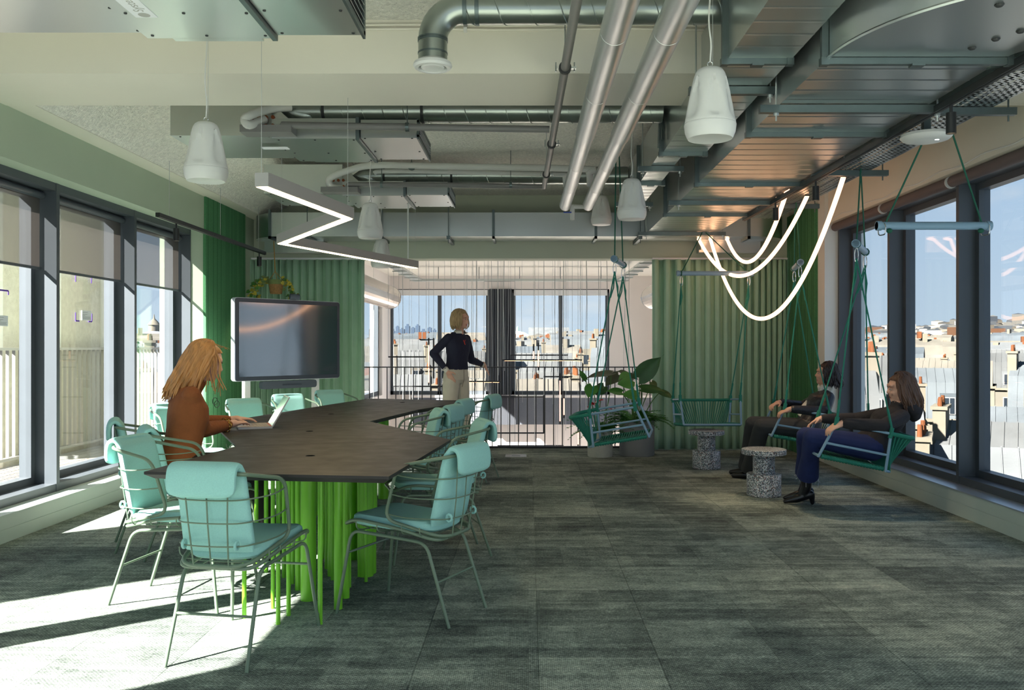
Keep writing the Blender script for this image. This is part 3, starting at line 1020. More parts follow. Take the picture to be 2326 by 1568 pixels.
u1, a2, a1 = fan_coil('galvanised fan coil unit in front of the beam, its panels reflecting the windows', 3.42, 4.20, -2.9, -.79, 2.80, 1)
st = MB().box(-1.775, -1.675, 3.60, 3.94, 2.7866, 2.7878).build('sticker', 'paper', u1, world=True)
text_mesh('sticker_text', 'Systemair', .062, 'print_pale', u1, Matrix.Translation((-1.725, 3.75, 2.786)) @ Matrix.Rotation(PI, 4, 'X') @ Matrix.Rotation(PI / 2, 4, 'Z'))
MB().lathe([(.0, 0), (.026, 0), (.026, .0006), (0, .0006)], (-1.725, 3.91, 2.7860), 16).build('sticker_globe', 'print_pale', u1, world=True)
u2, b2, b1 = fan_coil('galvanised fan coil unit just behind the beam, above the first pendant speaker', 6.25, 7.0, -2.57, -.79, 2.80, 2)
MB().box(-2.0, -1.8, 6.5, 6.58, 2.7866, 2.7878).build('sticker', 'paper', u2, world=True)
u3, c2, c1 = fan_coil('galvanised fan coil unit furthest from the beam, above the zigzag light', 8.62, 9.37, -2.62, -.79, 2.80, 3)
# copper stubs and drip trays on the coil ends
for (u, y0) in ((u2, 6.25), (u3, 8.62)):
    m = MB()
    for i in range(4):
        for j in range(2):
            m.lathe([(0, -.02), (.014, -.02), (.014, .0)], (-1.98 + .05 * i, y0, 2.88 + .06 * j), 8, axis=(0, 1, 0))
    m.build('copper_stubs', mat('copper', srgb(150, 86, 56), .4, .8), u, world=True)['kind'] = 'stuff'
    MB().box(-2.02, -1.66, y0 - .16, y0 - .005, 2.80, 2.85).build('drip_tray', 'grey_pipe', u, world=True)

# ------------------------------------------------------------------ spiral ducts
def spiral(path, r, pitch=.16, n=22):
    """smooth tube plus a proud helical seam along straight path"""
    m = MB().tube(path, r, n)
    return m
def helix(p, q, r, pitch, rr=.004):
    p = Vector(p); q = Vector(q); d = q - p; L = d.length; d.normalize()
    u, v = perp(d)
    pts = []
    k = 0; steps = int(L / pitch * 18)
    for k in range(steps + 1):
        s = L * k / steps; a = 2 * PI * s / pitch
        pts.append(p + d * s + r * (math.cos(a) * u + math.sin(a) * v))
    return pts
t = thing('spiral_duct', 'round spiral duct before the beam, bending down to a white disc valve', 'duct', (.2, 4.57, 2.76))
zc = 3.066; xe = (983 - VX) / FPX * 4.57
path = [(xe, 4.57, 2.78), (xe, 4.57, zc - .16)] + [Vector((xe + .16 - .16 * math.cos(R(a)), 4.57, zc - .16 + .16 * math.sin(R(a)))) for a in range(10, 91, 10)] + [(1.02, 4.57, zc)]
MB().tube(path, .076, 26).build('duct', 'spiral', t, world=True, smooth=True)
MB().tube(helix((xe + .17, 4.57, zc), (1.0, 4.57, zc), .0765, .165), .0035, 5).build('seam', 'spiral', t, world=True, smooth=True)
for zz, ra in ((2.90, .079), (2.835, .0785), (zc - .155, .079)): MB().lathe([(.07, -.006), (ra, -.004), (ra, .004), (.07, .006)], (xe, 4.57, zz), 26).build('collar', 'galv_dark', t, world=True, smooth=True)
for xx in (xe + .17, -.27): MB().lathe([(.07, -.012), (.081, -.01), (.081, .01), (.07, .012)], (xx, 4.57, zc), 26, axis=(1, 0, 0)).build('collar', 'galv_dark', t, world=True, smooth=True)
v = MB().lathe([(.075, .03), (.098, .015), (.102, .0), (.094, -.012), (.076, -.014), (.070, -.002), (.07, .012)], (xe, 4.57, 2.77), 32, caps=False).build('valve_ring', 'white_plastic', t, world=True, smooth=True)
MB().lathe([(0, -.004), (.03, -.008), (.055, -.016), (.063, -.01), (.05, .01), (0, .012)], (xe, 4.57, 2.772), 32).build('valve_disc', 'white_plastic', t, world=True, smooth=True)
for lb, Y, x0, x1 in (('round spiral duct behind the beam feeding the fan coil unit', 6.42, -1.62, .98), ('round spiral duct over the furthest fan coil unit', 8.85, -1.58, 1.0)):
    t = thing('spiral_duct', lb, 'duct', (0, Y, 2.94))
    zc = 3.035
    path = [Vector((x0 + .02, Y + .12, 2.86)), Vector((x0 - .02, Y + .06, 2.93)), Vector((x0, Y + .01, 3.0)), Vector((x0 + .09, Y, zc)), Vector((x1, Y, zc))]
    MB().tube(catmull(path, 5), .088, 24).build('duct', 'spiral', t, world=True, smooth=True)
    MB().tube(helix((x0 + .1, Y, zc), (x1, Y, zc), .0885, .15), .0035, 5).build('seam', 'spiral', t, world=True, smooth=True)
    for xx in (x0 + .12, -.78): MB().lathe([(.08, -.012), (.093, -.01), (.093, .01), (.08, .012)], (xx, Y, zc), 24, axis=(1, 0, 0)).build('clamp', 'grille_dark', t, world=True, smooth=True)

# ------------------------------------------------------------------ pipes across the room
def pipe_thing(name, label, pts, r, material, clamps=(), rod_to=CZ, n=14):
    t = thing(name, label, 'pipe', pts[0])
    MB().tube(pts, r, n).build('pipe', material, t, world=True, smooth=True)
    for c in clamps:
        c = Vector(c)
        m = MB()
        m.lathe([(r, -.012), (r + .008, -.012), (r + .008, .012), (r, .012)], c, 16, axis=(1, 0, 0) if len(pts) > 1 and abs(Vector(pts[-1]).x - Vector(pts[-2]).x) > abs(Vector(pts[-1]).y - Vector(pts[-2]).y) else (0, 1, 0))
        m.cyl(c + Vector((0, 0, r)), (c.x, c.y, rod_to), .004, n=6)
        m.build('clamp', 'galv_dark', t, world=True)
    return t
Yp = 6.12
pipe_thing('drain_pipe', 'dark grey drain pipe across the room under the spiral duct behind the beam', [at(636, 300, Yp), at(640, 284, Yp), at(1000, 290, Yp), at(1248, 294, Yp)], .024, 'grey_pipe', [at(925, 289, Yp)])
Yp = 8.5
pipe_thing('drain_pipe', 'dark grey drain pipe across the room beside the furthest fan coil unit', [at(784, 433, Yp), at(790, 419, Yp), at(1000, 420, Yp), at(1232, 424, Yp)], .024, 'grey_pipe', [at(867, 419, Yp), at(1160, 421, Yp)])
Yp = 6.05
pipe_thing('insulated_pipe', 'short white insulated pipe curling into the coil of the unit behind the beam', catmull([at(660, 243, 6.3), at(610, 248, 6.2), at(568, 262, Yp), at(556, 272, Yp), at(566, 284, Yp), at(600, 272, 6.2)], 5), .03, 'white_insul')
Yp = 8.5
pipe_thing('insulated_pipe', 'long white insulated pipe with a looped end above the zigzag light', catmull([at(776, 428, 8.6), at(752, 424, Yp), at(750, 405, Yp), at(790, 388, Yp), at(850, 376, Yp), at(1000, 378, Yp), at(1325, 384, Yp), at(1338, 392, Yp), at(1340, 420, 8.65)], 6), .032, 'white_insul', [at(935, 378, Yp)])
pipe_thing('insulated_pipe', 'thinner white insulated pipe running just below the long one', catmull([at(850, 395, Yp + .1), at(900, 389, Yp + .1), at(1270, 397, Yp + .1), at(1282, 402, Yp + .1), at(1284, 425, Yp + .1)], 5), .022, 'white_insul')

# thin grey pipe along the room with rubber clamps
z1 = 2.80
p0, p1 = at(1314, -20, 3.70), at(1236, 425, 8.25)
t = thing('sprinkler_pipe', 'thin grey steel pipe running along the room with rubber lined clamps', 'pipe', p0)
MB().tube([p0 - (p1 - p0) * .25, p0, p1], .024, 14).build('pipe', 'grey_pipe', t, world=True, smooth=True)
d = (p1 - p0).normalized()
for (px, py, Yc) in ((1283, 155, 4.72), (1246, 322, 6.5), (1239, 390, 7.65)):
    c = p0 + (p1 - p0) * ((Yc - p0.y) / (p1.y - p0.y))
    m = MB().lathe([(.024, -.014), (.034, -.014), (.034, .014), (.024, .014)], c, 18, axis=d)
    m.build('clamp', 'grille_dark', t, world=True, smooth=True)
    m = MB()
    for s in (-1, 1): m.box(c.x + s * .034 - .008, c.x + s * .034 + .018 * s + .008, c.y - .01, c.y + .01, c.z - .006, c.z + .006).cyl((c.x + s * .05, c.y, c.z - .02), (c.x + s * .05, c.y, c.z + .03), .004, n=6)
    m.cyl((c.x, c.y, c.z + .03), (c.x, c.y, CZ), .004, n=6)
    m.build('clamp_bolts', 'galv', t, world=True)

# two fat foil-clad pipes
for lb, a, b, rr in (('fat foil clad insulated pipe running along the room, left of the pair', at(1418, -5, 3.55), at(1284, 466, 8.75), .064),
                     ('fat foil clad insulated pipe running along the room, right of the pair', at(1552, -5, 3.55), at(1336, 466, 8.75), .064)):
    t = thing('insulated_pipe', lb, 'pipe', a)
    a0 = a - (b - a) * .3
    L = (b - a0)
    # cladding sleeves, each one slightly overlapping the next
    n = 7
    for k in range(n):
        s0, s1 = k / n, (k + 1) / n
        r = rr * (1.04 if k < 4 else .94) - .0006 * k
        d = L.normalized()
        pa, pb = a0 + L * s0, a0 + L * s1
        MB().lathe([(r * .9, 0), (r, .004), (r, (pb - pa).length - .004), (r * .97, (pb - pa).length + .006)], pa, 26, axis=d).build('foil_sleeve', 'alu_pipe', t, world=True, smooth=True)
    MB().ell(b, rr * .93, rr * .6, rr * .93, 18, 9).build('end_cap', 'alu_pipe', t, world=True, smooth=True)
# valve between their ends
c = at(1300, 486, 8.75)
t = thing('drain_valve', 'small drain valve with a blue lever hanging between the foil pipe ends', 'valve', c)
MB().cyl(at(1288, 470, 8.75), at(1334, 470, 8.75), .022, n=12).build('cross_pipe', 'white_insul', t, world=True, smooth=True)
MB().cyl((c.x, c.y, c.z + .09), (c.x, c.y, c.z - .06), .026, .022, n=14).build('valve_body', 'white_insul', t, world=True, smooth=True)
MB().bar((c.x - .09, c.y - .03, c.z + .01), (c.x - .01, c.y - .03, c.z + .01), .012, .012).build('lever', mat('lever_blue', srgb(30, 62, 150), .4), t, world=True)

# conduits on the beam face and small things on the ceiling
for k, (zz, lb) in enumerate(((3.175, 'upper'), (3.15, 'lower'))):
    t = thing('conduit', 'thin cream conduit clipped along the top of the beam, %s of two' % lb, 'conduit', (0, 5.08, zz))
    MB().tube([(-1.0 + .4 * i, 5.085, zz + .004 * math.sin(i * 2.1)) for i in range(10)], .007, 6).build('tube', 'beige', t, world=True, smooth=True)
    for i in range(6): MB().box(-1 + .62 * i, -.98 + .62 * i, 5.072, 5.1, zz - .014, zz + .014).build('clip', 'white_plastic', t, world=True)
t = tag(MB().lathe([(0, -.05), (.045, -.045), (.055, -.02), (.05, 0)], (at(698, 377, 7.55).x, 7.55, CZ), 20).build('smoke_detector', 'white_plastic', smooth=True), 'small white smoke detector on the sprayed ceiling between two fan coil units', 'detector')

# ------------------------------------------------------------------ big rectangular ducts
def rect_duct_y(t, x0, x1, z0, z1, ya, yb, name='duct_section'):
    """one section along Y with shallow cross creases on the underside"""
    m = MB()
    n = max(2, int((yb - ya) / .16))
    P = []
    ring = lambda y, dz: [(x0, y, z1), (x0, y, z0 + dz), ((x0 + x1) / 2, y, z0 + dz), (x1, y, z0 + dz), (x1, y, z1), (x0, y, z1)]
    ys = []
    for k in range(n):
        y = ya + (yb - ya) * k / n
        ys += [(y, 0.0), (y + (yb - ya) / n * .82, 0.0), (y + (yb - ya) / n * .91, -.0022)]
    ys.append((yb, 0.0))
    m.grid([ring(y, dz) for y, dz in ys])
    return m.build(name, 'galv', t, world=True)
def flange_y(t, x0, x1, z0, z1, y):
    w = .028
    m = MB()
    m.box(x0 - .006, x1 + .006, y - w / 2, y + w / 2, z0 - .032, z0 - .0).box(x0 - .032, x0, y - w / 2, y + w / 2, z0 - .032, z1).box(x1, x1 + .032, y - w / 2, y + w / 2, z0 - .032, z1)
    m.box(x0 - .036, x0 - .0, y - w / 2 - .006, y + w / 2 + .006, z0 - .036, z0 + .0).box(x1, x1 + .036, y - w / 2 - .006, y + w / 2 + .006, z0 - .036, z0)
    m.box((x0 + x1) / 2 - .03, (x0 + x1) / 2 + .03, y - .022, y + .022, z0 - .04, z0 - .03)
    m.build('flange', 'galv_dark', t, world=True)
def strut_y(t, x0, x1, z0, y, top=CZ):
    m = MB().box(x0 - .11, x1 + .08, y - .021, y + .021, z0 - .046, z0 - .004)
    m.build('strut_hanger', 'galv_dark', t, world=True)
    for xx in (x0 - .018 if t is D2 else x0 - .07, x1 + .05):
        MB().cyl((xx, y, z0 - .09), (xx, y, top), .005, n=6).lathe([(.016, -.062), (.016, -.046)], (xx, y, z0), 8).build('threaded_rod', 'galv', t, world=True)

D1 = None
D2 = thing('rectangular_duct', 'wide galvanised supply duct running along the right side of the ceiling', 'duct', (1.79, 7, 2.63))
x0, x1, z0, z1 = 1.38, 2.20, 2.63, 3.08
cuts = [4.02, 5.41, 7.08, 8.72, 10.36]
for a, b in zip(cuts[:-1], cuts[1:]): rect_duct_y(D2, x0, x1, z0, z1, a + .003, b - .003)
for y in cuts[:-1]: flange_y(D2, x0, x1, z0, z1, y)
for y in (4.80, 7.93, 10.10): strut_y(D2, x0, x1, z0, y)
# elbow turning towards the right wall near the camera
m = MB()
cx, cy = 2.32, 4.0
rin, rout = .12, .94
Pb = []
for k in range(15):
    a = R(180 + 90 * k / 14)
    ca, sa = math.cos(a), math.sin(a)
    Pb.append([(cx + rin * ca, cy + rin * sa, z1), (cx + rin * ca, cy + rin * sa, z0), (cx + rout * .55 * ca, cy + rout * .55 * sa, z0), (cx + rout * ca, cy + rout * sa, z0), (cx + rout * ca, cy + rout * sa, z1), (cx + rin * ca, cy + rin * sa, z1)])
m.grid(Pb).build('elbow', 'galv', D2, world=True, smooth=True)
MB().tube([(cx + (rout + .004) * math.cos(R(180 + 90 * k / 20)), cy + (rout + .004) * math.sin(R(180 + 90 * k / 20)), z0 - .004) for k in range(21)], .009, 6).build('elbow_seam', 'galv', D2, world=True, smooth=True)
m = MB().grid([[(x, 3.88, z1), (x, 3.88, z0), (x, 3.06, z0), (x, 3.06, z1)] for x in (2.32, 2.6, 2.9, 3.33)]).build('side_run', 'galv', D2, world=True)
MB().box(2.30, 2.33, 3.03, 3.91, z0 - .032, z0).build('flange', 'galv_dark', D2, world=True)
for (px, py) in ((2262, 88), (2270, 10), (2208, 108), (2318, 70)):
    c = onz(px, py, z0); MB().lathe([(0, -.01), (.012, -.009), (.018, -.003), (.018, 0)], c, 12).build('plug', 'grille_dark', D2, world=True)

D1 = thing('rectangular_duct', 'narrower galvanised duct beside the wide one, just left of it and higher', 'duct', (1.2, 5.4, 2.76))
x0, x1, z0, z1 = 1.01, 1.335, 2.76, 3.12
for a, b in ((1.8, 4.42), (4.42, 6.54)): rect_duct_y(D1, x0, x1, z0, z1, a + .003, b - .003)
for y in (4.42, 6.54): flange_y(D1, x0, x1 - .03, z0, z1, y)
strut_y(D1, x0, x1 - .028, z0, 4.9)
rect_duct_y(D1, x0, 1.20, 2.79, z1, 6.55, 9.4)
for y in (7.9,): flange_y(D1, x0, 1.20, 2.79, z1, y)
strut_y(D1, x0, 1.20, 2.79, 7.2)
strut_y(D1, x0, 1.20, 2.79, 9.0)
# damper bracket on its side
m = MB().bar((.985, 6.40, 2.82), (.985, 6.46, 3.06), .02, .03).bar((.985, 6.52, 3.06), (.985, 6.60, 2.80), .02, .03)
m.build('damper_arm', 'galv_dark', D1, world=True)

# cross duct under the header
D3 = thing('rectangular_duct', 'long galvanised cross duct in front of the header beam with rounded ends', 'duct', (0, 10.65, 2.61))
z0, z1, ya, yb = 2.61, 2.895, 10.38, 10.88
xs = [-3.08, -1.75, -.42, .80, 2.10]
for a, b in zip(xs[:-1], xs[1:]):
    MB().box(a + .003, b - .003, ya, yb, z0, z1).build('duct_section', 'galv', D3, world=True)
for x in xs[:-1] + [2.62]:
    m = MB().box(x - .014, x + .014, ya - .03, yb, z0 - .03, z0).box(x - .014, x + .014, ya - .03, ya, z0 - .03, z1 + .03)
    m.build('flange', 'galv_dark', D3, world=True)
for x in (-2.62, -.95, 1.32):
    m = MB().box(x - .02, x + .02, ya - .1, yb + .02, z0 - .045, z0 - .004)
    for yy in (ya - .07,): m.cyl((x, yy, z0 - .09), (x, yy, CZ), .005, n=6)
    m.build('strut_hanger', 'galv_dark', D3, world=True)
def round_end(x, side):
    m = MB(); P = []
    for k in range(13):
        a = R(90 * k / 12)
        ex = x + side * .50 * math.sin(a); ey = yb - .50 * math.cos(a)
        P.append([(x, yb, z1), (ex, ey, z1), (ex, ey, z0), (x, yb, z0)])
    m.grid(P)
    m.build('round_end', 'galv', D3, world=True, smooth=True)
round_end(-3.08 + .2, -1)
MB().box(2.10, 2.62, ya, yb, z0, z1 + .05).build('duct_section', 'galv', D3, world=True)
m = MB(); P = []
for k in range(13):
    a = R(90 * k / 12)
    ex = 2.62 + .52 * math.sin(a); ey = yb - .52 * math.cos(a)
    P.append([(2.62, yb, z1 + .06), (ex, ey, z1 + .06), (ex, ey, z0), (2.62, yb, z0)])
m.grid(P).build('round_end', 'galv', D3, world=True, smooth=True)
# lower outlet boots at both ends
for xa_, xb_ in ((-3.25, -2.55), (2.12, 2.85)):
    MB().box(xa_, xb_, 10.72, 11.0, 2.47, 2.61).build('outlet_boot', 'galv', D3, world=True)
    for za_, zc_ in ((2.455, 2.485), (2.59, 2.615)): MB().box(xa_ - .03, xb_ + .03, 10.70, 10.73, za_, zc_).build('boot_flange', 'galv', D3, world=True)

# ------------------------------------------------------------------ cable trays and lighting tracks
T = thing('cable_tray', 'perforated pale metal cable tray between the wide duct and the right windows', 'cable tray', (2.48, 7, 2.66))
tx0, tx1, tz = 2.35, 2.64, 2.665
# perforated floor: strips and cross webs leave real slots
pm = MB()
y = 3.95
nsl = 7
while y < 9.3:
    pm.box(tx0, tx1, y, y + .016, tz, tz + .0015)
    y += .05
for k in range(nsl + 1):
    xx = tx0 + (tx1 - tx0) * k / nsl
    pm.box(xx - .010, xx + .010, 3.95, 9.3, tz, tz + .0014)
pm.build('perforated_floor', 'galv', T, world=True)
for xx in (tx0 - .002, tx1): MB().box(xx, xx + .002, 3.95, 9.3, tz, tz + .055).build('tray_side', 'galv_dark', T, world=True)
for y in (4.15, 4.98, 6.75, 8.35):
    m = MB().box(tx0 - .16, tx1 + .14, y - .02, y + .02, tz - .045, tz - .003)
    for xx in (tx1 + .1,): m.cyl((xx, y, tz - .08), (xx, y, CZ), .005, n=6)
    m.build('strut_hanger', 'galv_dark', T, world=True)
# bundled cables lying in the tray
random.seed(9)
for k in range(4):
    pts = [(tx0 + .05 + .06 * k + random.uniform(-.02, .02), 3.96 + .59 * i, tz + .02 + .01 * (i % 2)) for i in range(10)]
    MB().tube(catmull(pts, 3), .008, 6).build('cable', random.choice(('grille_dark', 'cable_white', 'grille_dark')), T, world=True, smooth=True)

def track(label, a, b, spots, wire_top, spot_labels, glow):
    a = Vector(a); b = Vector(b)
    t = thing('lighting_track', label, 'light track', (a + b) / 2)
    MB().bar(a, b, .036, .036).build('rail', 'black_metal', t, world=True)
    d = (b - a)
    m = MB().bar(a + Vector((0, 0, -.019)), b + Vector((0, 0, -.019)), .012, .004)
    m.build('rail_slot', 'grille_dark', t, world=True)
    for s in (.08, .5, .92):
        p = a + d * s
        MB().cyl(p, (p.x, p.y, wire_top), .0025, n=5).build('suspension_wire', 'wire_steel', t, world=True)
    for s, lb in zip(spots, spot_labels):
        p = a + d * s
        sp = thing('spotlight', lb, 'spotlight', (p.x, p.y, p.z - .18))
        MB().cyl((p.x, p.y, p.z - .018), (p.x, p.y, p.z - .065), .008, n=10).build('stem', 'black_metal', sp, world=True, smooth=True)
        MB().lathe([(0, -.062), (.026, -.062), (.026, -.172), (.022, -.172), (.020, -.160)], p, 22, caps=False).build('barrel', 'black_metal', sp, world=True, smooth=True)
        MB().lathe([(0, -.162), (.020, -.162)], p, 22, caps=False).build('lens', 'spot_glow', sp, world=True)
        l = bpy.data.lights.new('spot_lamp', 'SPOT'); l.energy = glow; l.color = (1, .78, .5); l.spot_size = R(60); l.spot_blend = .6; l.shadow_soft_size = .02
        lo = bpy.data.objects.new('spot_lamp', l); C.objects.link(lo); lo.parent = sp; lo.location = (0, 0, -.002)
    return t
track('long black lighting track beside the perforated cable tray', (2.25, 3.4, 2.60), (2.20, 8.9, 2.60), (.222, .607, .80), CZ,
      ['small black cylinder spotlight over the empty hanging bar', 'small black cylinder spotlight near the longest light rope', 'small black cylinder spotlight right beside the light ropes'], 14)
track('black lighting track hung by wires in front of the left windows', (-3.10, 7.28, 2.40), (-3.12, 10.3, 2.40), (.13, .93), 2.9,
      ['small black cylinder spotlight in front of the left windows', 'small black cylinder spotlight above the left curtain edge'], 8)
# round white access point under the tray
c = Vector((2.37, 5.2, 2.54))
t = thing('access_point', 'flat white rounded wireless access point under the cable tray', 'access point', c)
MB().lathe([(0, -.02), (.09, -.018), (.13, -.008), (.146, .008), (.14, .024), (.10, .034), (0, .036)], c, 32).build('shell', 'white_plastic', t, world=True, smooth=True)
MB().box(c.x - .02, c.x + .02, c.y - .02, c.y + .02, c.z + .03, 2.662).build('bracket', 'galv_dark', t, world=True)
MB().box(c.x + .03, c.x + .05, c.y - .06, c.y - .05, c.z - .021, c.z - .015).build('status_light', mat('status', srgb(255, 255, 255), .5, emit=(1, 1, 1, 1), estr=2), t, world=True)

# ------------------------------------------------------------------ pendant speakers
def speaker_mesh():
    m = MB(); P = []
    prof = [(.001, .335), (.030, .334), (.047, .330), (.060, .321), (.069, .307), (.076, .287), (.085, .25), (.096, .2), (.106, .15), (.114, .10), (.119, .075), (.119, .072), (.1165, .070), (.1165, .067), (.121, .066), (.121, .06), (.117, .03), (.108, .008), (.103, .0), (.096, .002), (.001, .006)]
    n = 48
    pr2 = [prof[0]]
    for (ra, za), (rb, zb) in zip(prof[:-1], prof[1:]):
        k = max(1, int(abs(za - zb) / .009))
        pr2 += [(ra + (rb - ra) * i / k, za + (zb - za) * i / k) for i in range(1, k + 1)]
    for r, z in pr2:
        row = []
        for k in range(n + 1):
            a = 2 * PI * k / n
            # six tear-drop dimples
            ph = (a * 6 / (2 * PI)) % 1 - .5
            zz = (z - .185) / .095
            dim = 0
            if abs(zz) < 1:
                wdt = .33 * (1 - zz * .55) * math.sqrt(max(0, 1 - zz * zz))
                if wdt > 0 and abs(ph) < wdt: dim = .013 * (1 - (abs(ph) / wdt) ** 2)
            row.append(((r - dim) * math.cos(a), (r - dim) * math.sin(a), z))
        P.append(row)
    m.grid(P)
    return m.mesh('shell', 'white_plastic', True)
spk_me = speaker_mesh()
grl_me = MB().lathe([(0, .0065), (.06, .006), (.097, .003)], n=32, caps=False).mesh('grille', 'white_plastic', True)
spk = [(468, 418, 97, 'white pendant loudspeaker in front of the left windows, hung from a grey cord'),
       (1613, 322, 117, 'largest looking white pendant loudspeaker beside the narrower rectangular duct'),
       (1435, 505, 67.5, 'white pendant loudspeaker between the foil pipes and the ducts, bigger of the two there'),
       (1366, 517, 48, 'small white pendant loudspeaker next to the foil pipe ends'),
       (841, 548, 58.5, 'white pendant loudspeaker beside the corner of the zigzag light'),
       (866, 614, 44, 'white pendant loudspeaker partly behind the zigzag light, over the curtain edge')]
for px, pyb, wpx, lb in spk:
    Y = FPX * .242 / wpx
    Y = min(Y, 10.2)
    p = at(px, pyb - 6, Y)
    t = thing('pendant_speaker', lb, 'speaker', p)
    for me, nm in ((spk_me, 'shell'), (grl_me, 'grille')):
        o = bpy.data.objects.new(nm, me); C.objects.link(o); o.parent = t
    MB().tube([Vector((.012 * math.cos(R(a)), 0, .352 + .012 * math.sin(R(a)))) for a in range(0, 360, 30)], .0025, 6, closed=True).build('eye_bolt', 'steel', t)
    top = CZ - p.z
    pts = [(0, 0, .36), (.004, 0, .45), (-.006, 0, .36 + (top - .36) * .35), (.005, 0, .36 + (top - .36) * .7), (0, 0, top)]
    MB().tube(catmull(pts, 5), .004, 6).build('cord', 'cable_white', t, smooth=True)
    MB().cyl((.012, 0, .35), (.012, 0, top), .0012, n=5).build('safety_wire', 'wire_steel', t)

# ------------------------------------------------------------------ zigzag pendant light
ZP = 2.12
zz_pts = [onz(594, 424, ZP), onz(790, 497, ZP), onz(640, 554, ZP), onz(943, 609, ZP)]
t = thing('zigzag_light', 'zigzag aluminium profile light with a warm glowing underside above the table', 'pendant light', (zz_pts[0] + zz_pts[-1]) / 2)
def zig(pts, w, za, zb, shrink=0.0):
    """mitred strip of constant width"""
    n = len(pts); L = []; Rr = []
    for i, p in enumerate(pts):
        d1 = (pts[i] - pts[i - 1]).normalized() if i > 0 else None
        d2 = (pts[i + 1] - pts[i]).normalized() if i < n - 1 else None
        if d1 is None or d2 is None:
            d = d2 or d1; nn = Vector((-d.y, d.x, 0)); k = 1
        else:
            n1 = Vector((-d1.y, d1.x, 0)); n2 = Vector((-d2.y, d2.x, 0))
            nn = (n1 + n2).normalized(); k = 1 / max(.25, nn.dot(n1))
        L.append(p + nn * w / 2 * k); Rr.append(p - nn * w / 2 * k)
    rows = []
    for i in range(n):
        rows.append([(L[i].x, L[i].y, zb), (L[i].x, L[i].y, za), (Rr[i].x, Rr[i].y, za), (Rr[i].x, Rr[i].y, zb), (L[i].x, L[i].y, zb)])
    m = MB().grid(rows)
    for i in (0, n - 1):
        m.add([(L[i].x, L[i].y, zb), (L[i].x, L[i].y, za), (Rr[i].x, Rr[i].y, za), (Rr[i].x, Rr[i].y, zb)], [(0, 1, 2, 3)])
    return m
zig(zz_pts, .075, ZP, ZP + .072).build('profile', 'alu_profile', t, world=True)
zig(zz_pts, .056, ZP - .003, ZP - .0005).build('led_strip', 'led_warm', t, world=True)
for p, zt_ in zip(zz_pts, (CZ, 2.90, 2.815, 2.805)):
    MB().cyl((p.x, p.y, ZP + .07), (p.x, p.y, zt_), .0014, n=5).build('suspension_wire', 'wire_steel', t, world=True)
p = zz_pts[-1]
MB().cyl((p.x - .06, p.y - .1, ZP + .07), (p.x - .06, p.y - .1, 2.795), .006, n=8).build('feed_cable', 'cable_white', t, world=True)

# ------------------------------------------------------------------ light ropes
def rope(label, A, B, sag, curl):
    A = Vector(A); B = Vector(B)
    pts = []
    for k in range(49):
        s = k / 48
        p = A.lerp(B, s); p.z -= sag * 4 * s * (1 - s)
        pts.append(p)
    t = thing('light_rope', label, 'light rope', A)
    lead = [A + Vector((.03, .10, .03)), A + Vector((.005, .05, .01))]
    MB().tube(lead + pts, .0195, 10).build('glowing_tube', 'led_rope', t, world=True, smooth=True)
    MB().cyl(B, B + Vector((.0, 0, .06)), .021, n=10).build('end_sleeve', 'grille_dark', t, world=True)
rope('longest glowing light rope, sagging lowest in front of the right curtain', (2.18, 10.45, 2.58), (2.52, 6.98, 2.655), 1.04, 1)
rope('middle glowing light rope, sagging over the bar of the facing swing', (2.04, 10.45, 2.58), (2.51, 7.86, 2.655), .57, 1)
rope('shortest glowing light rope, sagging only a little below the duct', (2.38, 10.45, 2.58), (2.30, 7.75, 2.70), .44, 1)

# ------------------------------------------------------------------ meeting table
TZ = .75
def tp(px, py):
    p = onz(px, py, TZ); return (p.x, p.y)
tP = {1: tp(325, 1072), 2: tp(884, 1083), 3: tp(1025, 999), 8: tp(536, 1014), 4: tp(840, 957.5), 7: (-2.26, 6.22), 6: tp(757, 918), 5: tp(950, 931), 9: tp(840, 905.5), 10: tp(1073, 910.5)}
tab = thing('meeting_table', 'long zigzag meeting table with a dark top on bright green tubes', 'table', (-1.3, 6, 0))
def shrink(poly, d):
    cx = sum(p[0] for p in poly) / len(poly); cy = sum(p[1] for p in poly) / len(poly)
    res = []
    for x, y in poly:
        v = Vector((cx - x, cy - y)); v = v.normalized() * d
        res.append((x + v.x, y + v.y))
    return res
for q in ((1, 2, 3, 8), (8, 3, 4, 7), (7, 4, 5, 6), (6, 5, 10, 9)):
    poly = [tP[i] for i in q]
    pl = shrink(poly, .0035)
    MB().prism(pl, TZ - .012, TZ).build('top_panel', ['table_top'], tab, world=True)
    # bevelled underside
    lo = shrink(poly, .05)
    n = len(pl)
    m = MB()
    m.add([(x, y, TZ - .012) for x, y in pl] + [(x, y, TZ - .034) for x, y in lo], [(k, (k + 1) % n, n + (k + 1) % n, n + k) for k in range(n)] + [tuple(range(n, 2 * n))])
    m.build('bevelled_edge', 'table_edge', tab, world=True)
for px, py in ((705, 1036), (703, 980), (752, 941), (914, 914.7)):
    x, y = tp(px, py)
    MB().lathe([(0, .0012), (.022, .0012), (.0225, .0008)], (x, y, TZ), 24).build('cable_hole', 'hole_black', tab, world=True)
    MB().lathe([(.0225, .0), (.0225, .0016), (.0245, .0016), (.025, .0)], (x, y, TZ), 24, caps=False).build('hole_rim', 'grille_dark', tab, world=True)
legs = []
for (x, y, wd) in ((836, 1160, 25), (998, 1105, 23), (1028, 1195, 25), (1087, 1145, 25), (1110, 965, 20), (1140, 1000, 32), (1200, 1055, 88), (905, 560 + 320, 22), (960, 900, 24), (1060, 930, 22)):
    legs.append((220 + .4006 * x, 940 + .4006 * y, wd * .4006))
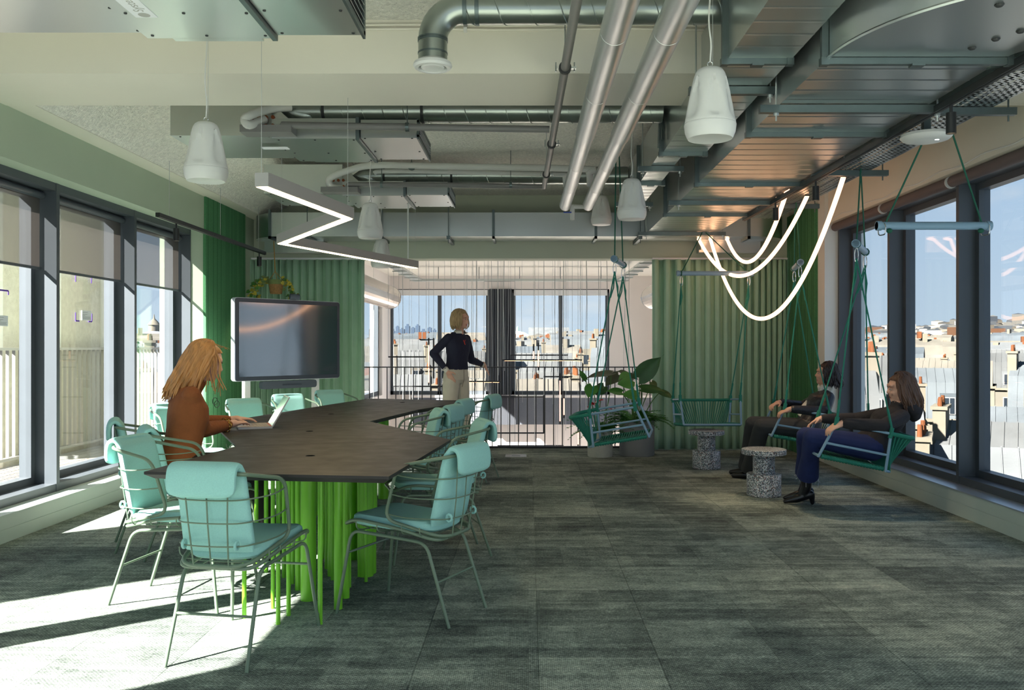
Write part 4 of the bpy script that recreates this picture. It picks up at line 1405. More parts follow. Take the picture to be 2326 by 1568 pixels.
for (x, y, wd) in ((172, 1390, 22), (180, 1460, 20), (215, 1130, 26), (240, 1172, 40), (283, 1368, 50), (328, 1303, 44), (352, 1240, 16), (380, 1062, 18), (408, 1177, 20), (448, 1207, 20), (472, 1122, 38), (507, 900, 16), (200, 1000, 24), (300, 980, 24)):
    legs.append((660 + .3826 * x, 860 + .3826 * y, wd * .3826))
for px, py, wd in legs:
    p = fl(px, py)
    MB().cyl((p.x, p.y, 0), (p.x, p.y, TZ - .034), wd * p.y / FPX / 2, n=18).build('leg_tube', 'lime', tab, world=True, smooth=True)
random.seed(31)
for k in range(28):
    cl = random.random() < .35
    cx, cy = (-1.15, 5.1) if cl else (-1.5, 7.0)
    a = random.uniform(0, 2 * PI); rr = math.sqrt(random.random()) * (.33 if cl else .5)
    x, y = cx + rr * math.cos(a), cy + rr * math.sin(a) * 1.3
    for qx, qy in ((-.95, 6.42), (-.90, 7.06), (-.575, 5.475), (-.565, 4.305)):
        if math.hypot(x - qx, y - qy) < .42: x = qx - .44
    MB().cyl((x, y, 0), (x, y, TZ - .034), random.choice((.009, .011, .012, .016, .03, .045)), n=14).build('leg_tube', 'lime', tab, world=True, smooth=True)

# ------------------------------------------------------------------ chairs
def make_chair():
    t = thing('mesh_chair', 'x', 'chair', group='mint cushioned wire armchairs')
    r = .0082
    for s in (-1, 1):
        pts = fillet([(s * .218, .305, 0), (s * .180, .245, .405), (s * .168, -.175, .378), (s * .178, -.305, 0)], .055, 6)
        i1 = 1 + 7; 
        MB().tube(pts[:8], r, 10).build('leg', 'chair_frame', t, smooth=True)
        MB().tube(pts[7:9], r, 10).build('side_rail', 'chair_frame', t, smooth=True)
        MB().tube(pts[8:], r, 10).build('leg', 'chair_frame', t, smooth=True)
    MB().cyl((-.1727, -.236, .20), (.1727, -.236, .20), .006, n=8).build('stretcher', 'chair_frame', t, smooth=True)
    MB().cyl((-.190, .262, .295), (.190, .262, .295), .006, n=8).build('stretcher', 'chair_frame', t, smooth=True)
    hoop = fillet([(-.165, .305, .425), (.165, .305, .425), (.205, .205, .468), (.203, -.02, .445), (.165, -.232, .392), (-.165, -.232, .392), (-.203, -.02, .445), (-.205, .205, .468)], .06, 5, closed=True)
    MB().tube(hoop, r, 10, closed=True).build('seat_frame', 'chair_frame', t, smooth=True)
    loop = fillet([(.150, -.258, .405), (.203, .035, .480), (.216, -.045, .738), (.165, -.305, .790), (-.165, -.305, .790), (-.216, -.045, .738), (-.203, .035, .480), (-.150, -.258, .405)], [.09, .06, .06, .05, .05, .06, .06, .09], 6, closed=True)
    MB().tube(loop, r, 10, closed=True).build('arm_and_back_frame', 'chair_frame', t, smooth=True)
    wires = MB()
    for z in (.685, .59, .495):
        f = (z - .48) / (.738 - .48)
        xu = .203 + .013 * f; yu = .035 - .08 * f
        yb_ = -.258 - (z - .405) * .12
        pts = catmull([(-xu, yu, z + .012), (-xu + .004, yu - .12, z), (-.150, yb_ + .03, z - .004), (-.07, yb_ - .012, z - .004), (.07, yb_ - .012, z - .004), (.150, yb_ + .03, z - .004), (xu - .004, yu - .12, z), (xu, yu, z + .012)], 5)
        wires.tube(pts, .0032, 6)
    for x in (-.085, 0, .085):
        wires.tube([(x * 1.15, -.306, .788), (x, -.288, .58), (x * .9, -.262, .405), (x * .9, -.236, .390)], .0032, 6)
    wires.build('back_wires', 'chair_frame', t, smooth=True)
    sw = MB()
    for y in (.20, .08, -.06, -.16):
        sw.tube(catmull([(-.203, y, .455), (-.19, y, .418), (-.1, y, .402), (.1, y, .402), (.19, y, .418), (.203, y, .455)], 4), .0032, 6)
    for x in (-.09, .09): sw.tube([(x, .30, .425), (x, .2, .402), (x, -.23, .390)], .0032, 6)
    sw.build('seat_wires', 'chair_frame', t, smooth=True)
    # seat cushion
    out_ = []
    for k in range(36):
        a = 2 * PI * k / 36
        ca, sa = math.cos(a), math.sin(a)
        e_ = .38
        x = math.copysign(abs(ca) ** e_, ca); y = math.copysign(abs(sa) ** e_, sa)
        hw = .178 + .014 * y
        out_.append((x * hw, .035 + y * .235))
    rings = []
    for sc, dz in ((0.0, .0), (.6, -.001), (.94, .003), (.995, .014), (1.0, .026), (.985, .042), (.93, .053), (.6, .0565), (0.0, .057)):
        rings.append([(x * sc, .035 + (y - .035) * sc, .412 + dz + .10 * max(0, ((y - .035) * sc)) * .55 + .012 * ((x * sc) / .18) ** 2) for x, y in out_ + [out_[0]]])
    MB().grid(rings).build('seat_cushion', 'mint', t, smooth=True)
    # back cushion with its flap folded over the top rail
    cl = [(-.190, .455), (-.205, .52), (-.222, .60), (-.242, .69), (-.258, .76), (-.272, .800), (-.298, .822), (-.326, .812), (-.337, .785), (-.340, .75), (-.339, .72), (-.337, .698)]
    cl = catmull([(0, y, z) for y, z in cl], 3)
    n = len(cl); P = []
    for i, p in enumerate(cl):
        d = (cl[min(i + 1, n - 1)] - cl[max(i - 1, 0)]).normalized()
        nn = Vector((0, -d.z, d.y))
        f = i / (n - 1)
        w_ = .150 if f > .5 else .158 - .016 * f
        th = .021 if f < .45 else .016
        en = min(1, min(i, n - 1 - i) / 2.0)
        w2 = w_ * (.955 + .045 * en)
        q_ = max(0, i - (n - 7)) / 6
        w2 *= (1 - .30 * q_ ** 3); th2 = th * (.35 + .65 * en)
        row = []
        for k in range(21):
            a = 2 * PI * k / 20
            ca, sa = math.cos(a), math.sin(a)
            x = math.copysign(abs(ca) ** .28, ca) * w2; q = math.copysign(abs(sa) ** .6, sa) * th2
            bow = .020 * (1 - (x / .158) ** 2) if f < .5 else .006 * (1 - (x / .158) ** 2)
            row.append(p + Vector((x, 0, 0)) + nn * (q) + Vector((0, -bow, 0)) * (1 if f < .5 else .6))
        P.append(row)
    m = MB().grid(P)
    for row in (P[0], P[-1]):
        m.add(row[:-1], [tuple(range(20))])
    m.build('back_cushion', 'mint', t, smooth=True)
    for s in (-1, 1):
        tie = MB().tube([Vector((s * .115, -.268 + .014 * math.cos(R(a)), .495 + .017 * math.sin(R(a)))) for a in range(0, 360, 40)], .006, 6, closed=True)
        tie.build('tie_loop', 'mint', t, smooth=True)
    return t

chair0 = make_chair()
def face(dx, dy): return math.atan2(dy, dx) - PI / 2
chairs = [(-1.246, 3.80, face(.17, .98), 'mint wire armchair with its back to the nearest table end'),
          (-.565, 4.305, face(-.90, .43), 'mint wire armchair turned to the pointed table corner, beside the nearest table end'),
          (-1.78, 4.50, face(.98, -.16), 'mint wire armchair with a sunlit frame at the table tip on the window side'),
          (-2.39, 5.75, face(.9, .42), 'mint wire armchair with dark legs standing alone by the window behind the seated woman'),
          (-1.965, 5.25, face(.87, .49), 'mint wire armchair the woman with the laptop sits in'),
          (-2.72, 6.98, face(.80, -.60), 'mint wire armchair in front of the left felt pier, half hidden by the typing woman'),
          (-2.36, 7.55, face(.62, -.78), 'mint wire armchair in front of the big screen, nearest to the laptop lid'),
          (-2.17, 8.28, face(.62, -.78), 'mint wire armchair in front of the big screen, middle of the row'),
          (-1.95, 9.10, face(.62, -.78), 'mint wire armchair at the far table end below the right edge of the big screen'),
          (-.575, 5.475, face(-.96, -.30), 'mint wire armchair facing the table point, directly behind the one at the pointed corner'),
          (-.640, 8.53, face(-.96, .29), 'mint wire armchair nearest to the balustrade, back to the open floor'),
          (-.86, 7.80, face(-.96, .29), 'mint wire armchair in front of the standing woman, back to the open floor'),
          (-.95, 6.42, face(-.95, -.30), 'mint wire armchair drawn into the table notch, facing the window side'),
          (-.90, 7.06, face(-.96, .29), 'mint wire armchair half hidden behind the one drawn into the table notch')]
for i, (x, y, rz, lb) in enumerate(chairs):
    o = chair0 if i == 0 else copy_tree(chair0)
    o.location = (x, y, 0); o.rotation_euler = (0, 0, rz); o['label'] = lb

# ------------------------------------------------------------------ big screen on a white stand
tv = thing('display_screen', 'large dark touch screen on a white stand in front of the green curtain', 'screen', (-2.715, 9.845, 0), R(51))
W2, z0, z1 = .702, .922, 1.826
def rrect(x0, x1, za, zb, r, y0, y1):
    pr = []
    for cx, cz, a0 in ((x1 - r, zb - r, 0), (x0 + r, zb - r, 90), (x0 + r, za + r, 180), (x1 - r, za + r, 270)):
        for k in range(7):
            a = R(a0 + 15 * k); pr.append((cx + r * math.cos(a), cz + r * math.sin(a)))
    n = len(pr)
    m = MB()
    m.add([(x, y0, z) for x, z in pr] + [(x, y1, z) for x, z in pr], [tuple(range(n)), tuple(range(2 * n - 1, n - 1, -1))] + [(k, n + k, n + (k + 1) % n, (k + 1) % n) for k in range(n)])
    return m
rrect(-W2, W2, z0, z1, .035, -.03, .035).build('housing', 'tv_body', tv)
rrect(-W2 + .006, W2 - .006, z0 + .006, z1 - .006, .03, -.036, -.030).build('bezel', 'tv_bezel', tv)
rrect(-W2 + .05, W2 - .045, z0 + .05, z1 - .05, .008, -.0385, -.036).build('screen_glass', 'screen', tv)
rrect(-.36, .37, .828, .915, .03, -.03, .03).build('sound_bar', 'tv_bar', tv)
rrect(-.10, .16, .862, .878, .006, -.033, -.030).build('pen_slot', 'tv_bezel', tv)
for x in (-.50, .42):
    MB().box(x - .035, x + .035, .036, .09, .03, 1.5).build('post', 'white_frame', tv)
    MB().box(x - .035, x + .035, -.30, .36, .0, .035).build('stand_foot', 'white_frame', tv)
MB().box(-.50, .42, .045, .08, .30, .36).build('cross_bar', 'white_frame', tv)
cmx = .06
MB().cyl((cmx - .055, -.02, 1.862), (cmx + .045, -.06, 1.858), .032, n=18).build('camera_body', 'tv_bar', tv, smooth=True)
MB().cyl((cmx + .045, -.06, 1.858), (cmx + .049, -.0615, 1.8578), .020, n=18).build('camera_lens', 'hole_black', tv, smooth=True)
MB().box(cmx - .03, cmx + .02, -.03, .01, 1.824, 1.84).build('camera_mount', 'grille_dark', tv)

# ------------------------------------------------------------------ laptop
hn = Vector((*tp(619, 974), TZ)); ax = Vector((-.37, .93, 0)).normalized(); fr = Vector((-.93, -.37, 0)).normalized()
lp = thing('laptop', 'open silver laptop with a reflective screen on the dark table', 'laptop', hn)
c = hn + ax * .155 + fr * .108 + Vector((0, 0, .008))
MB().obox(c, ax * .155, fr * .108, (0, 0, .007)).build('base', 'laptop_silver', lp, world=True)
kb = MB()
for i in range(13):
    for j in range(5):
        kb.obox(c + ax * (-.132 + .022 * i) + fr * (-.085 + .021 * j) + Vector((0, 0, .0078)), ax * .0092, fr * .0088, (0, 0, .001))
kb.build('keys', 'laptop_key', lp, world=True)['kind'] = 'stuff'
MB().obox(c + ax * .0 + fr * -.098 + Vector((0, 0, .0074)), ax * .13, fr * .006, (0, 0, .0009)).build('speaker_strip', 'laptop_red', lp, world=True)
MB().obox(c + fr * .062 + Vector((0, 0, .0074)), ax * .05, fr * .032, (0, 0, .0005)).build('touchpad', 'laptop_silver', lp, world=True)
up = (Vector((0, 0, .195)) - fr * .112)
nn = ax.cross(up).normalized()
if nn.dot(fr) < 0: nn = -nn
cs = hn + ax * .155 + up / 2 + Vector((0, 0, .012))
MB().obox(cs, ax * .155, up / 2, nn * .0035).build('lid', 'laptop_silver', lp, world=True)
MB().obox(cs + nn * .0038, ax * .149, up / 2 * .94, nn * .0005).build('display', 'laptop_screen', lp, world=True)

# ------------------------------------------------------------------ terrazzo stools
def stool(label, x, y):
    t = thing('terrazzo_stool', label, 'stool', (x, y, 0), group=None)
    MB().lathe([(.14, 0), (.147, .006), (.147, .186), (.143, .192), (.0, .192)], n=40).build('base_drum', 'terrazzo', t, smooth=True)
    MB().lathe([(.094, .19), (.094, .362)], n=36).build('neck', 'terrazzo', t, smooth=True)
    MB().lathe([(.0, .36), (.186, .36), (.190, .364), (.190, .402), (.186, .406), (.0, .406)], n=44).build('round_top', 'terrazzo', t, smooth=True)
stool('speckled terrazzo stool by the black boots', 2.05, 7.6)
stool('speckled terrazzo stool in front of the empty swing facing the room', 1.896, 9.3)

# ------------------------------------------------------------------ floor box
p = fl(1172, 1036)
t = thing('floor_box', 'flat grey metal floor socket lid set in the carpet', 'floor box', (p.x, p.y, 0))
MB().box(p.x - .125, p.x + .125, p.y - .125, p.y + .125, 0, .004).build('lid', 'floor_box', t, world=True)
MB().box(p.x - .05, p.x + .05, p.y - .04, p.y + .02, .004, .006).build('flap', 'galv_dark', t, world=True)
tag(MB().tube([fl(1700, 1020) + Vector((0, 0, .004)), fl(1725, 1026) + Vector((0, 0, .004)), fl(1738, 1023) + Vector((0, 0, .004))], .004, 6).build('floor_cable', 'cable_white'), 'short white cable end on the carpet behind the nearer stool', 'cable')

# ------------------------------------------------------------------ swings
def make_swing_seat(name, label, loc, rz, tilt, cat='swing'):
    t = thing(name, label, cat, loc, rz)
    t.rotation_euler = (tilt, 0, rz)
    r = .011
    fu = lambda s: fillet([(s * .31, .27, 0), (s * .325, .20, .27)], .02)
    for s in (-1, 1):
        MB().cyl((s * .31, .28, 0), (s * .328, .205, .275), r, n=10).build('front_upright', 'swing_tube', t, smooth=True)
        MB().cyl((s * .31, -.22, -.01), (s * .328, -.20, .275), r, n=10).build('rear_upright', 'swing_tube', t, smooth=True)
        MB().cyl((s * .318, .245, .11), (s * .318, -.213, .11), r * .9, n=10).build('side_bar', 'swing_tube', t, smooth=True)
        MB().cyl((s * .31, .26, 0), (s * .31, -.20, 0), .013, n=10).build('seat_rail', 'cord_green', t, smooth=True)
        for (y, z) in ((.205, .27), (-.20, .27)):
            MB().cyl((s * .328, y, z - .03), (s * .328, y, z + .05), .017, n=10).build('joint_knot', 'cord_green', t, smooth=True)
    arm = fillet([(.328, .205, .275), (.33, -.20, .275), (.31, -.39, .27), (-.31, -.39, .27), (-.33, -.20, .275), (-.328, .205, .275)], [.0, .1, .11, .11, .1, 0], 7)
    MB().tube(arm, r, 10).build('arm_rail', 'swing_tube', t, smooth=True)
    MB().tube([(-.31, .28, 0), (.31, .28, 0)], r, 10).build('front_rail', 'swing_tube', t, smooth=True)
    MB().tube(fillet([(-.31, -.22, -.01), (-.26, -.27, -.015), (.26, -.27, -.015), (.31, -.22, -.01)], .05, 4), r, 10).build('rear_rail', 'swing_tube', t, smooth=True)
    sc = MB()
    for k in range(21):
        y = -.20 + .0225 * k
        sc.tube([(-.322, y, .0), (-.31, y, .013), (0, y + .004, -.004), (.31, y, .013), (.322, y, .0), (.31, y, -.013), (0, y - .002, -.014), (-.31, y, -.013)], .0055, 6, closed=True)
    sc.build('seat_cords', 'cord_green', t, smooth=True)
    bk = MB()
    # wrapped upper back rail and the fan of cords below it
    up_ = fillet([(.33, -.19, .275), (.31, -.39, .27), (-.31, -.39, .27), (-.33, -.19, .275)], [.0, .11, .11, 0], 8)
    bk.tube(up_, .0165, 10)
    acc = [0]
    for a, b in zip(up_[:-1], up_[1:]): acc.append(acc[-1] + (b - a).length)
    n = 30
    for k in range(n):
        s = acc[-1] * (k + .5) / n
        i = max(j for j in range(len(acc) - 1) if acc[j] <= s)
        p = up_[i].lerp(up_[i + 1], (s - acc[i]) / max(1e-6, acc[i + 1] - acc[i]))
        q = Vector((.285 - .57 * (k + .5) / n, -.262, -.012))
        bk.tube([p, p.lerp(q, .5) + Vector((0, .006, 0)), q], .0055, 6)
    bk.build('back_cords', 'cord_green', t, smooth=True)
    return t

def swing(label, seat_c, rz, bar_a, bar_b, hang, tilt=R(7)):
    """whole swing: hanging bar, ropes, carabiners and the corded seat, all one thing"""
    t = make_swing_seat('hanging_swing', label, seat_c, rz, tilt)
    bpy.context.view_layer.update()
    Mw = Matrix.Translation(t.location) @ t.rotation_euler.to_matrix().to_4x4()
    Mi = Mw.inverted()
    A = Vector(bar_a); B = Vector(bar_b)
    L = lambda p: Mi @ Vector(p)
    MB().cyl(L(A), L(B), .026, n=16).build('hanging_bar', 'swing_tube', t, smooth=True)
    d = (B - A).normalized()
    for p, q in ((A, A + d * .03), (B, B - d * .03)): MB().cyl(L(p), L(q), .031, n=16).build('bar_end', 'swing_tube', t, smooth=True)
    for p, h in zip((A + d * .05, B - d * .05), hang):
        rp = MB()
        rp.cyl(L(p), L(h), .006, n=8)
        rp.tube([L(p + Vector((0, 0, .028 * math.cos(R(a))) ) + d.cross(Vector((0, 0, 1))) * .03 * math.sin(R(a))) for a in range(0, 360, 40)], .006, 6, closed=True)
        rp.build('hanging_rope', 'rope_green', t, smooth=True)
    # each bar end carries a carabiner and two ropes: to the front and the rear joint of that side
    side_pts = {}
    for s in (-1, 1):
        side_pts[s] = (Mw @ Vector((s * .328, .205, .31)), Mw @ Vector((s * .328, -.20, .31)))
    ends = [A + d * .05, B - d * .05]
    mid = {s: (side_pts[s][0] + side_pts[s][1]) / 2 for s in (-1, 1)}
    if (ends[0] - mid[-1]).length + (ends[1] - mid[1]).length > (ends[0] - mid[1]).length + (ends[1] - mid[-1]).length:
        order = ((ends[0], 1), (ends[1], -1))
    else:
        order = ((ends[0], -1), (ends[1], 1))
    for p, s in order:
        k0 = p + Vector((0, 0, -.03)); k1 = p + Vector((0, 0, -.14))
        MB().tube([L(k0 + Vector((.014 * math.cos(R(a)), 0, -.055 + .055 * math.sin(R(a))))) for a in range(0, 360, 24)], .004, 6, closed=True).build('carabiner', 'steel', t, smooth=True)
        for q in side_pts[s]:
            m = MB().cyl(L(k1 + Vector((0, 0, .03))), L(q), .006, n=8)
            e0 = k1.lerp(q, .02); e1 = k1.lerp(q, .17)
            off = Vector((.012, 0, 0))
            m.tube([L(e0), L(e0.lerp(e1, .5) + off), L(e1)], .006, 6)
            f0 = q.lerp(k1, .0); f1 = q.lerp(k1, .12)
            m.cyl(L(f0), L(f1), .010, n=8)
            m.build('seat_rope', 'cord_green', t, smooth=True)
    return t
swing('green corded swing with the brown haired woman in a dark hoodie', (2.52, 6.92, .41), face(-1, .12), (2.475, 6.60, 2.08), (2.80, 7.24, 2.08), [(2.54, 6.67, 2.66), (2.56, 6.72, 2.66)], R(11))
swing('green corded swing with the black haired woman in a leather jacket', (2.58, 8.42, .42), face(-1, .12), (2.52, 8.08, 2.08), (2.66, 8.75, 2.08), [(2.53, 8.25, 2.66), (2.55, 8.35, 2.66)], R(9))
swing('empty green corded swing facing the room in front of the right curtain', (1.96, 9.62, .44), face(.03, -1), (1.62, 9.55, 2.10), (2.46, 9.55, 2.10), [(1.98, 9.95, 2.60), (2.02, 9.95, 2.60)], R(4))
swing('empty green corded swing tilted in front of the two planters', (.84, 8.0, .46), face(.98, -.18), (.757, 7.75, 2.08), (.915, 8.40, 2.08), [(.80, 7.98, 3.2), (.83, 8.05, 3.2)], R(10))
# bar hung without a seat
A, B = Vector((2.25, 5.64, 2.08)), Vector((2.99, 5.64, 2.08))
t = thing('trapeze_bar', 'pale blue bar hung on two ropes without a seat before the right windows', 'hanging bar', (A + B) / 2)
MB().cyl(A, B, .026, n=18).build('bar', 'swing_tube', t, world=True, smooth=True)
for p in (A, B):
    s = 1 if p is A else -1
    MB().cyl(p, p + Vector((s * .03, 0, 0)), .031, n=18).build('bar_end', 'swing_tube', t, world=True, smooth=True)
for p, s, h in ((A, 1, (2.49, 5.4, 2.67)), (B, -1, (2.58, 5.35, 2.67))):
    q = p + Vector((s * .06, 0, .02))
    MB().cyl(q, h, .006, n=8).build('hanging_rope', 'rope_green', t, world=True, smooth=True)
    MB().ell(p + Vector((s * .075, -.02, -.035)), .02, .018, .016, 10, 7).build('knot', 'rope_green', t, world=True, smooth=True)
for p, s in ((A, 1), (B, -1)):
    m = MB()
    q = p + Vector((s * .035, 0, 0))
    m.tube(fillet([q + Vector((0, -.0, .03)), q + Vector((.012, -.034, .0)), q + Vector((.01, -.03, -.06)), q + Vector((-.01, .03, -.06)), q + Vector((-.012, .034, 0))], .02, 4, closed=True), .004, 6, closed=True)
    m.build('shackle', 'steel', t, world=True, smooth=True)

# ------------------------------------------------------------------ planters and plants
def leaf_mesh(L, W, fold=.18, droop=.25, heart=True, n=9):
    m = MB(); P = []
    for i in range(n + 1):
        s = i / n
        if heart:
            w = W * (math.sin(PI * min(1, s * 1.0 + .16)) ** .75) * (1 - .25 * s)
            if i == n: w = .002
            if i == 0: w = W * .42
        else:
            w = W * math.sin(PI * (s * .94 + .05)) ** .8
        y = L * s; z = -droop * L * s * s
        row = []
        for j in range(-3, 4):
            u = j / 3
            back = -.16 * L * (1 - s) ** 3 * abs(u) ** 1.2 if heart else 0
            rip = .012 * L * math.sin(6 * s + 3 * u)
            row.append((u * w, y + back, z + fold * w * abs(u) + rip * abs(u)))
        P.append(row)
    return m.grid(P)
def place(me, name, base, direction, normal, parent):
    d = Vector(direction).normalized(); nrm = Vector(normal)
    x = d.cross(nrm).normalized(); z = x.cross(d).normalized()
    Mx = Matrix((x, d, z)).transposed().to_4x4(); Mx.translation = Vector(base) - Vector(parent.location)
    o = bpy.data.objects.new(name, me); C.objects.link(o); o.parent = parent
    o.matrix_local = Mx
    return o
def pot(label, x, y, r, h, material, name='planter'):
    t = thing(name, label, 'planter', (x, y, 0))
    MB().lathe([(r * .96, 0), (r, .012), (r, h - .008), (r * .985, h), (r * .9, h), (r * .9, h - .05)], n=36, caps=False).build('pot', material, t, smooth=True)
    MB().lathe([(0, h - .045), (r * .92, h - .045)], n=24, caps=False).build('soil', 'soil', t)
    MB().lathe([(0, .003), (r * .97, .003)], n=24, caps=False).build('base', material, t)
    return t
Yp = 10.34
pA = pot('small pale concrete planter with red flowers and ferns by the balustrade', (1362.5 - VX) / FPX * 10.34, 10.30, .149, .31, 'concrete_pot')
pB = pot('large grey cylinder planter with big leaved plant by the balustrade', (1448 - VX) / FPX * 10.36, 10.42, .209, .42, 'grey_pot')
def frond(L, seed):
    random.seed(seed)
    m = MB()
    n = 12
    pts = []
    for i in range(n + 1):
        s = i / n
        pts.append(Vector((0, L * s, L * (.75 * s - .75 * s * s * 1.25))))
    m.tube(pts, [.003 * (1 - .7 * i / n) for i in range(n + 1)], 4)
    for i in range(1, n + 1):
        s = i / n
        w = .075 * math.sin(PI * (s * .85 + .12)) + .008
        for sg in (-1, 1):
            p = pts[i]
            q = p + Vector((sg * w, .022, -.012))
            m.add([p + Vector((0, -.010, 0)), q, p + Vector((0, .010, .001))], [(0, 1, 2)])
    return m.mesh('frond', 'fern', False, fix=False)
fronds = [frond(.26, 1), frond(.32, 2), frond(.20, 3)]
random.seed(77)
for t, r, h, n in ((pA, .10, .29, 34), (pB, .15, .40, 52)):
    for k in range(n):
        a = random.uniform(0, 2 * PI); rr = r * math.sqrt(random.random())
        el = random.uniform(-.05, .95)
        d = Vector((math.cos(a), math.sin(a), el))
        b = Vector((t.location.x + rr * math.cos(a), t.location.y + rr * math.sin(a), h - .03))
        o = place(random.choice(fronds), 'frond', b, d, (0, 0, 1), t)
        s = random.uniform(.8, 1.2); o.scale = (s, s, s)
# red flowers (spathe + spike)
for (px, py) in ((1345, 919), (1352, 916), (1356, 924), (1390, 931), (1338, 925), (1360, 912)):
    c = at(px, py, 10.2)
    f = place(leaf_mesh(.075, .032, .3, .2).mesh('flower', 'flower_red', True), 'flower', c, (random.uniform(-1, 1), -.6, .5), (0, -.4, 1), pA)
    MB().cyl(c, (pA.location.x, pA.location.y, .28), .0025, n=5).build('flower_stem', 'stem', pA, world=True)
# big alocasia leaves: base px, tip px, depth, width, material, planter
lv = [((1452, 858), (1508, 806), 10.35, .125, 'leaf_dark', pB, (.25, -.9, .3)), ((1434, 858), (1400, 839), 10.45, .10, 'leaf_grey', pB, (.1, -.5, .9)), ((1388, 848), (1324, 856), 10.2, .10, 'leaf_grey', pA, (0, -.35, 1)),
      ((1405, 852), (1372, 878), 10.3, .10, 'leaf_grey', pB, (-.3, -.7, .7)), ((1432, 862), (1400, 874), 10.25, .125, 'leaf_mid', pB, (-.1, -1, .35)), ((1412, 892), (1374, 886), 10.2, .09, 'leaf_mid', pB, (0, -.5, .9)),
      ((1448, 900), (1408, 894), 10.1, .10, 'leaf_mid', pB, (0, -.6, .8)), ((1458, 884), (1520, 888), 10.25, .11, 'leaf_dark', pB, (0, -.5, .9)), ((1500, 890), (1532, 906), 10.35, .07, 'leaf_dark', pB, (0, -.5, .9)),
      ((1346, 878), (1334, 906), 10.2, .09, 'leaf_mid', pA, (-.2, -.9, .3)), ((1372, 878), (1350, 900), 10.35, .08, 'leaf_dark', pA, (-.2, -.9, .3)), ((1480, 868), (1494, 882), 10.4, .05, 'leaf_dark', pB, (0, -.6, .8)),
      ((1424, 852), (1452, 862), 10.5, .07, 'leaf_grey', pB, (.1, -.6, .8)), ((1330, 862), (1314, 838), 10.25, .035, 'leaf_mid', pA, (-.3, -.8, .5))]
for b, tpx, Y, wd, mt, t, nrm in lv:
    B_, T_ = at(*b, Y), at(*tpx, Y - random.uniform(.0, .12))
    L = (T_ - B_).length
    place(leaf_mesh(L, wd, .16, .10).mesh('leaf', mt, True), 'leaf', B_, T_ - B_, nrm, t)
    root = Vector((t.location.x + random.uniform(-.05, .05), t.location.y + random.uniform(-.05, .05), .33))
    mid = root.lerp(B_, .55) + Vector((random.uniform(-.03, .03), 0, .05))
    MB().tube(catmull([root, mid, B_], 5), .006, 6).build('leaf_stem', 'stem', t, world=True, smooth=True)

# hanging basket with trailing ivy
Y = 10.55
c = at(627, 652, Y)
hb = thing('hanging_basket', 'small wicker basket of trailing yellow green ivy hung on a twine', 'hanging plant', c)
rt = .098
MB().lathe([(.062, -.085), (.070, -.08), (.088, .03)], c, 22, caps=True).build('basket', 'wicker', hb, world=True, smooth=True)
MB().lathe([(.088, .03), (rt, .085), (rt * .95, .085), (.085, .03)], c, 22, caps=False).build('basket_rim', 'wicker_green', hb, world=True, smooth=True)
kn = at(625, 617, Y); tp_ = at(622, 548, Y)
m = MB().tube([kn, tp_], .005, 6)
for dx in (-.085, .085, .0): m.cyl(kn, c + Vector((dx, .05 if dx == 0 else 0, .08)), .0035, n=5)
m.build('twine', 'twine', hb, world=True)
random.seed(13)
iv = [leaf_mesh(.045, .022, .2, .1).mesh('ivy_leaf', mt, True) for mt in ('leaf_yellow', 'leaf_mid', 'leaf_yellow', 'wicker_green')]
for side in (-1, -1, -1, -1, 1, 1, 1):
    pts = [c + Vector((side * .05, -.02, .085))]
    ln = random.uniform(.26, .42) if side < 0 else random.uniform(.15, .24)
    for k in range(9):
        s = (k + 1) / 9
        pts.append(c + Vector((side * (.06 + ln * math.sin(s * 1.5) * random.uniform(.55, .85)), -.02 + random.uniform(-.06, .06), .085 + .05 * s - .30 * s * s)))
    MB().tube(catmull(pts, 3), .0022, 5).build('vine', 'stem', hb, world=True)
    for p in pts[2:]:
        for q in range(3 if side < 0 else 2):
            d = Vector((random.uniform(-1, 1), random.uniform(-1, .4), random.uniform(-.8, .3)))
            o = place(random.choice(iv), 'ivy_leaf', p + Vector((random.uniform(-.03, .03), random.uniform(-.03, .03), random.uniform(-.03, .03))), d, (random.uniform(-.3, .3), -.8, .5), hb)
            s = random.uniform(.8, 1.4); o.scale = (s, s, s)

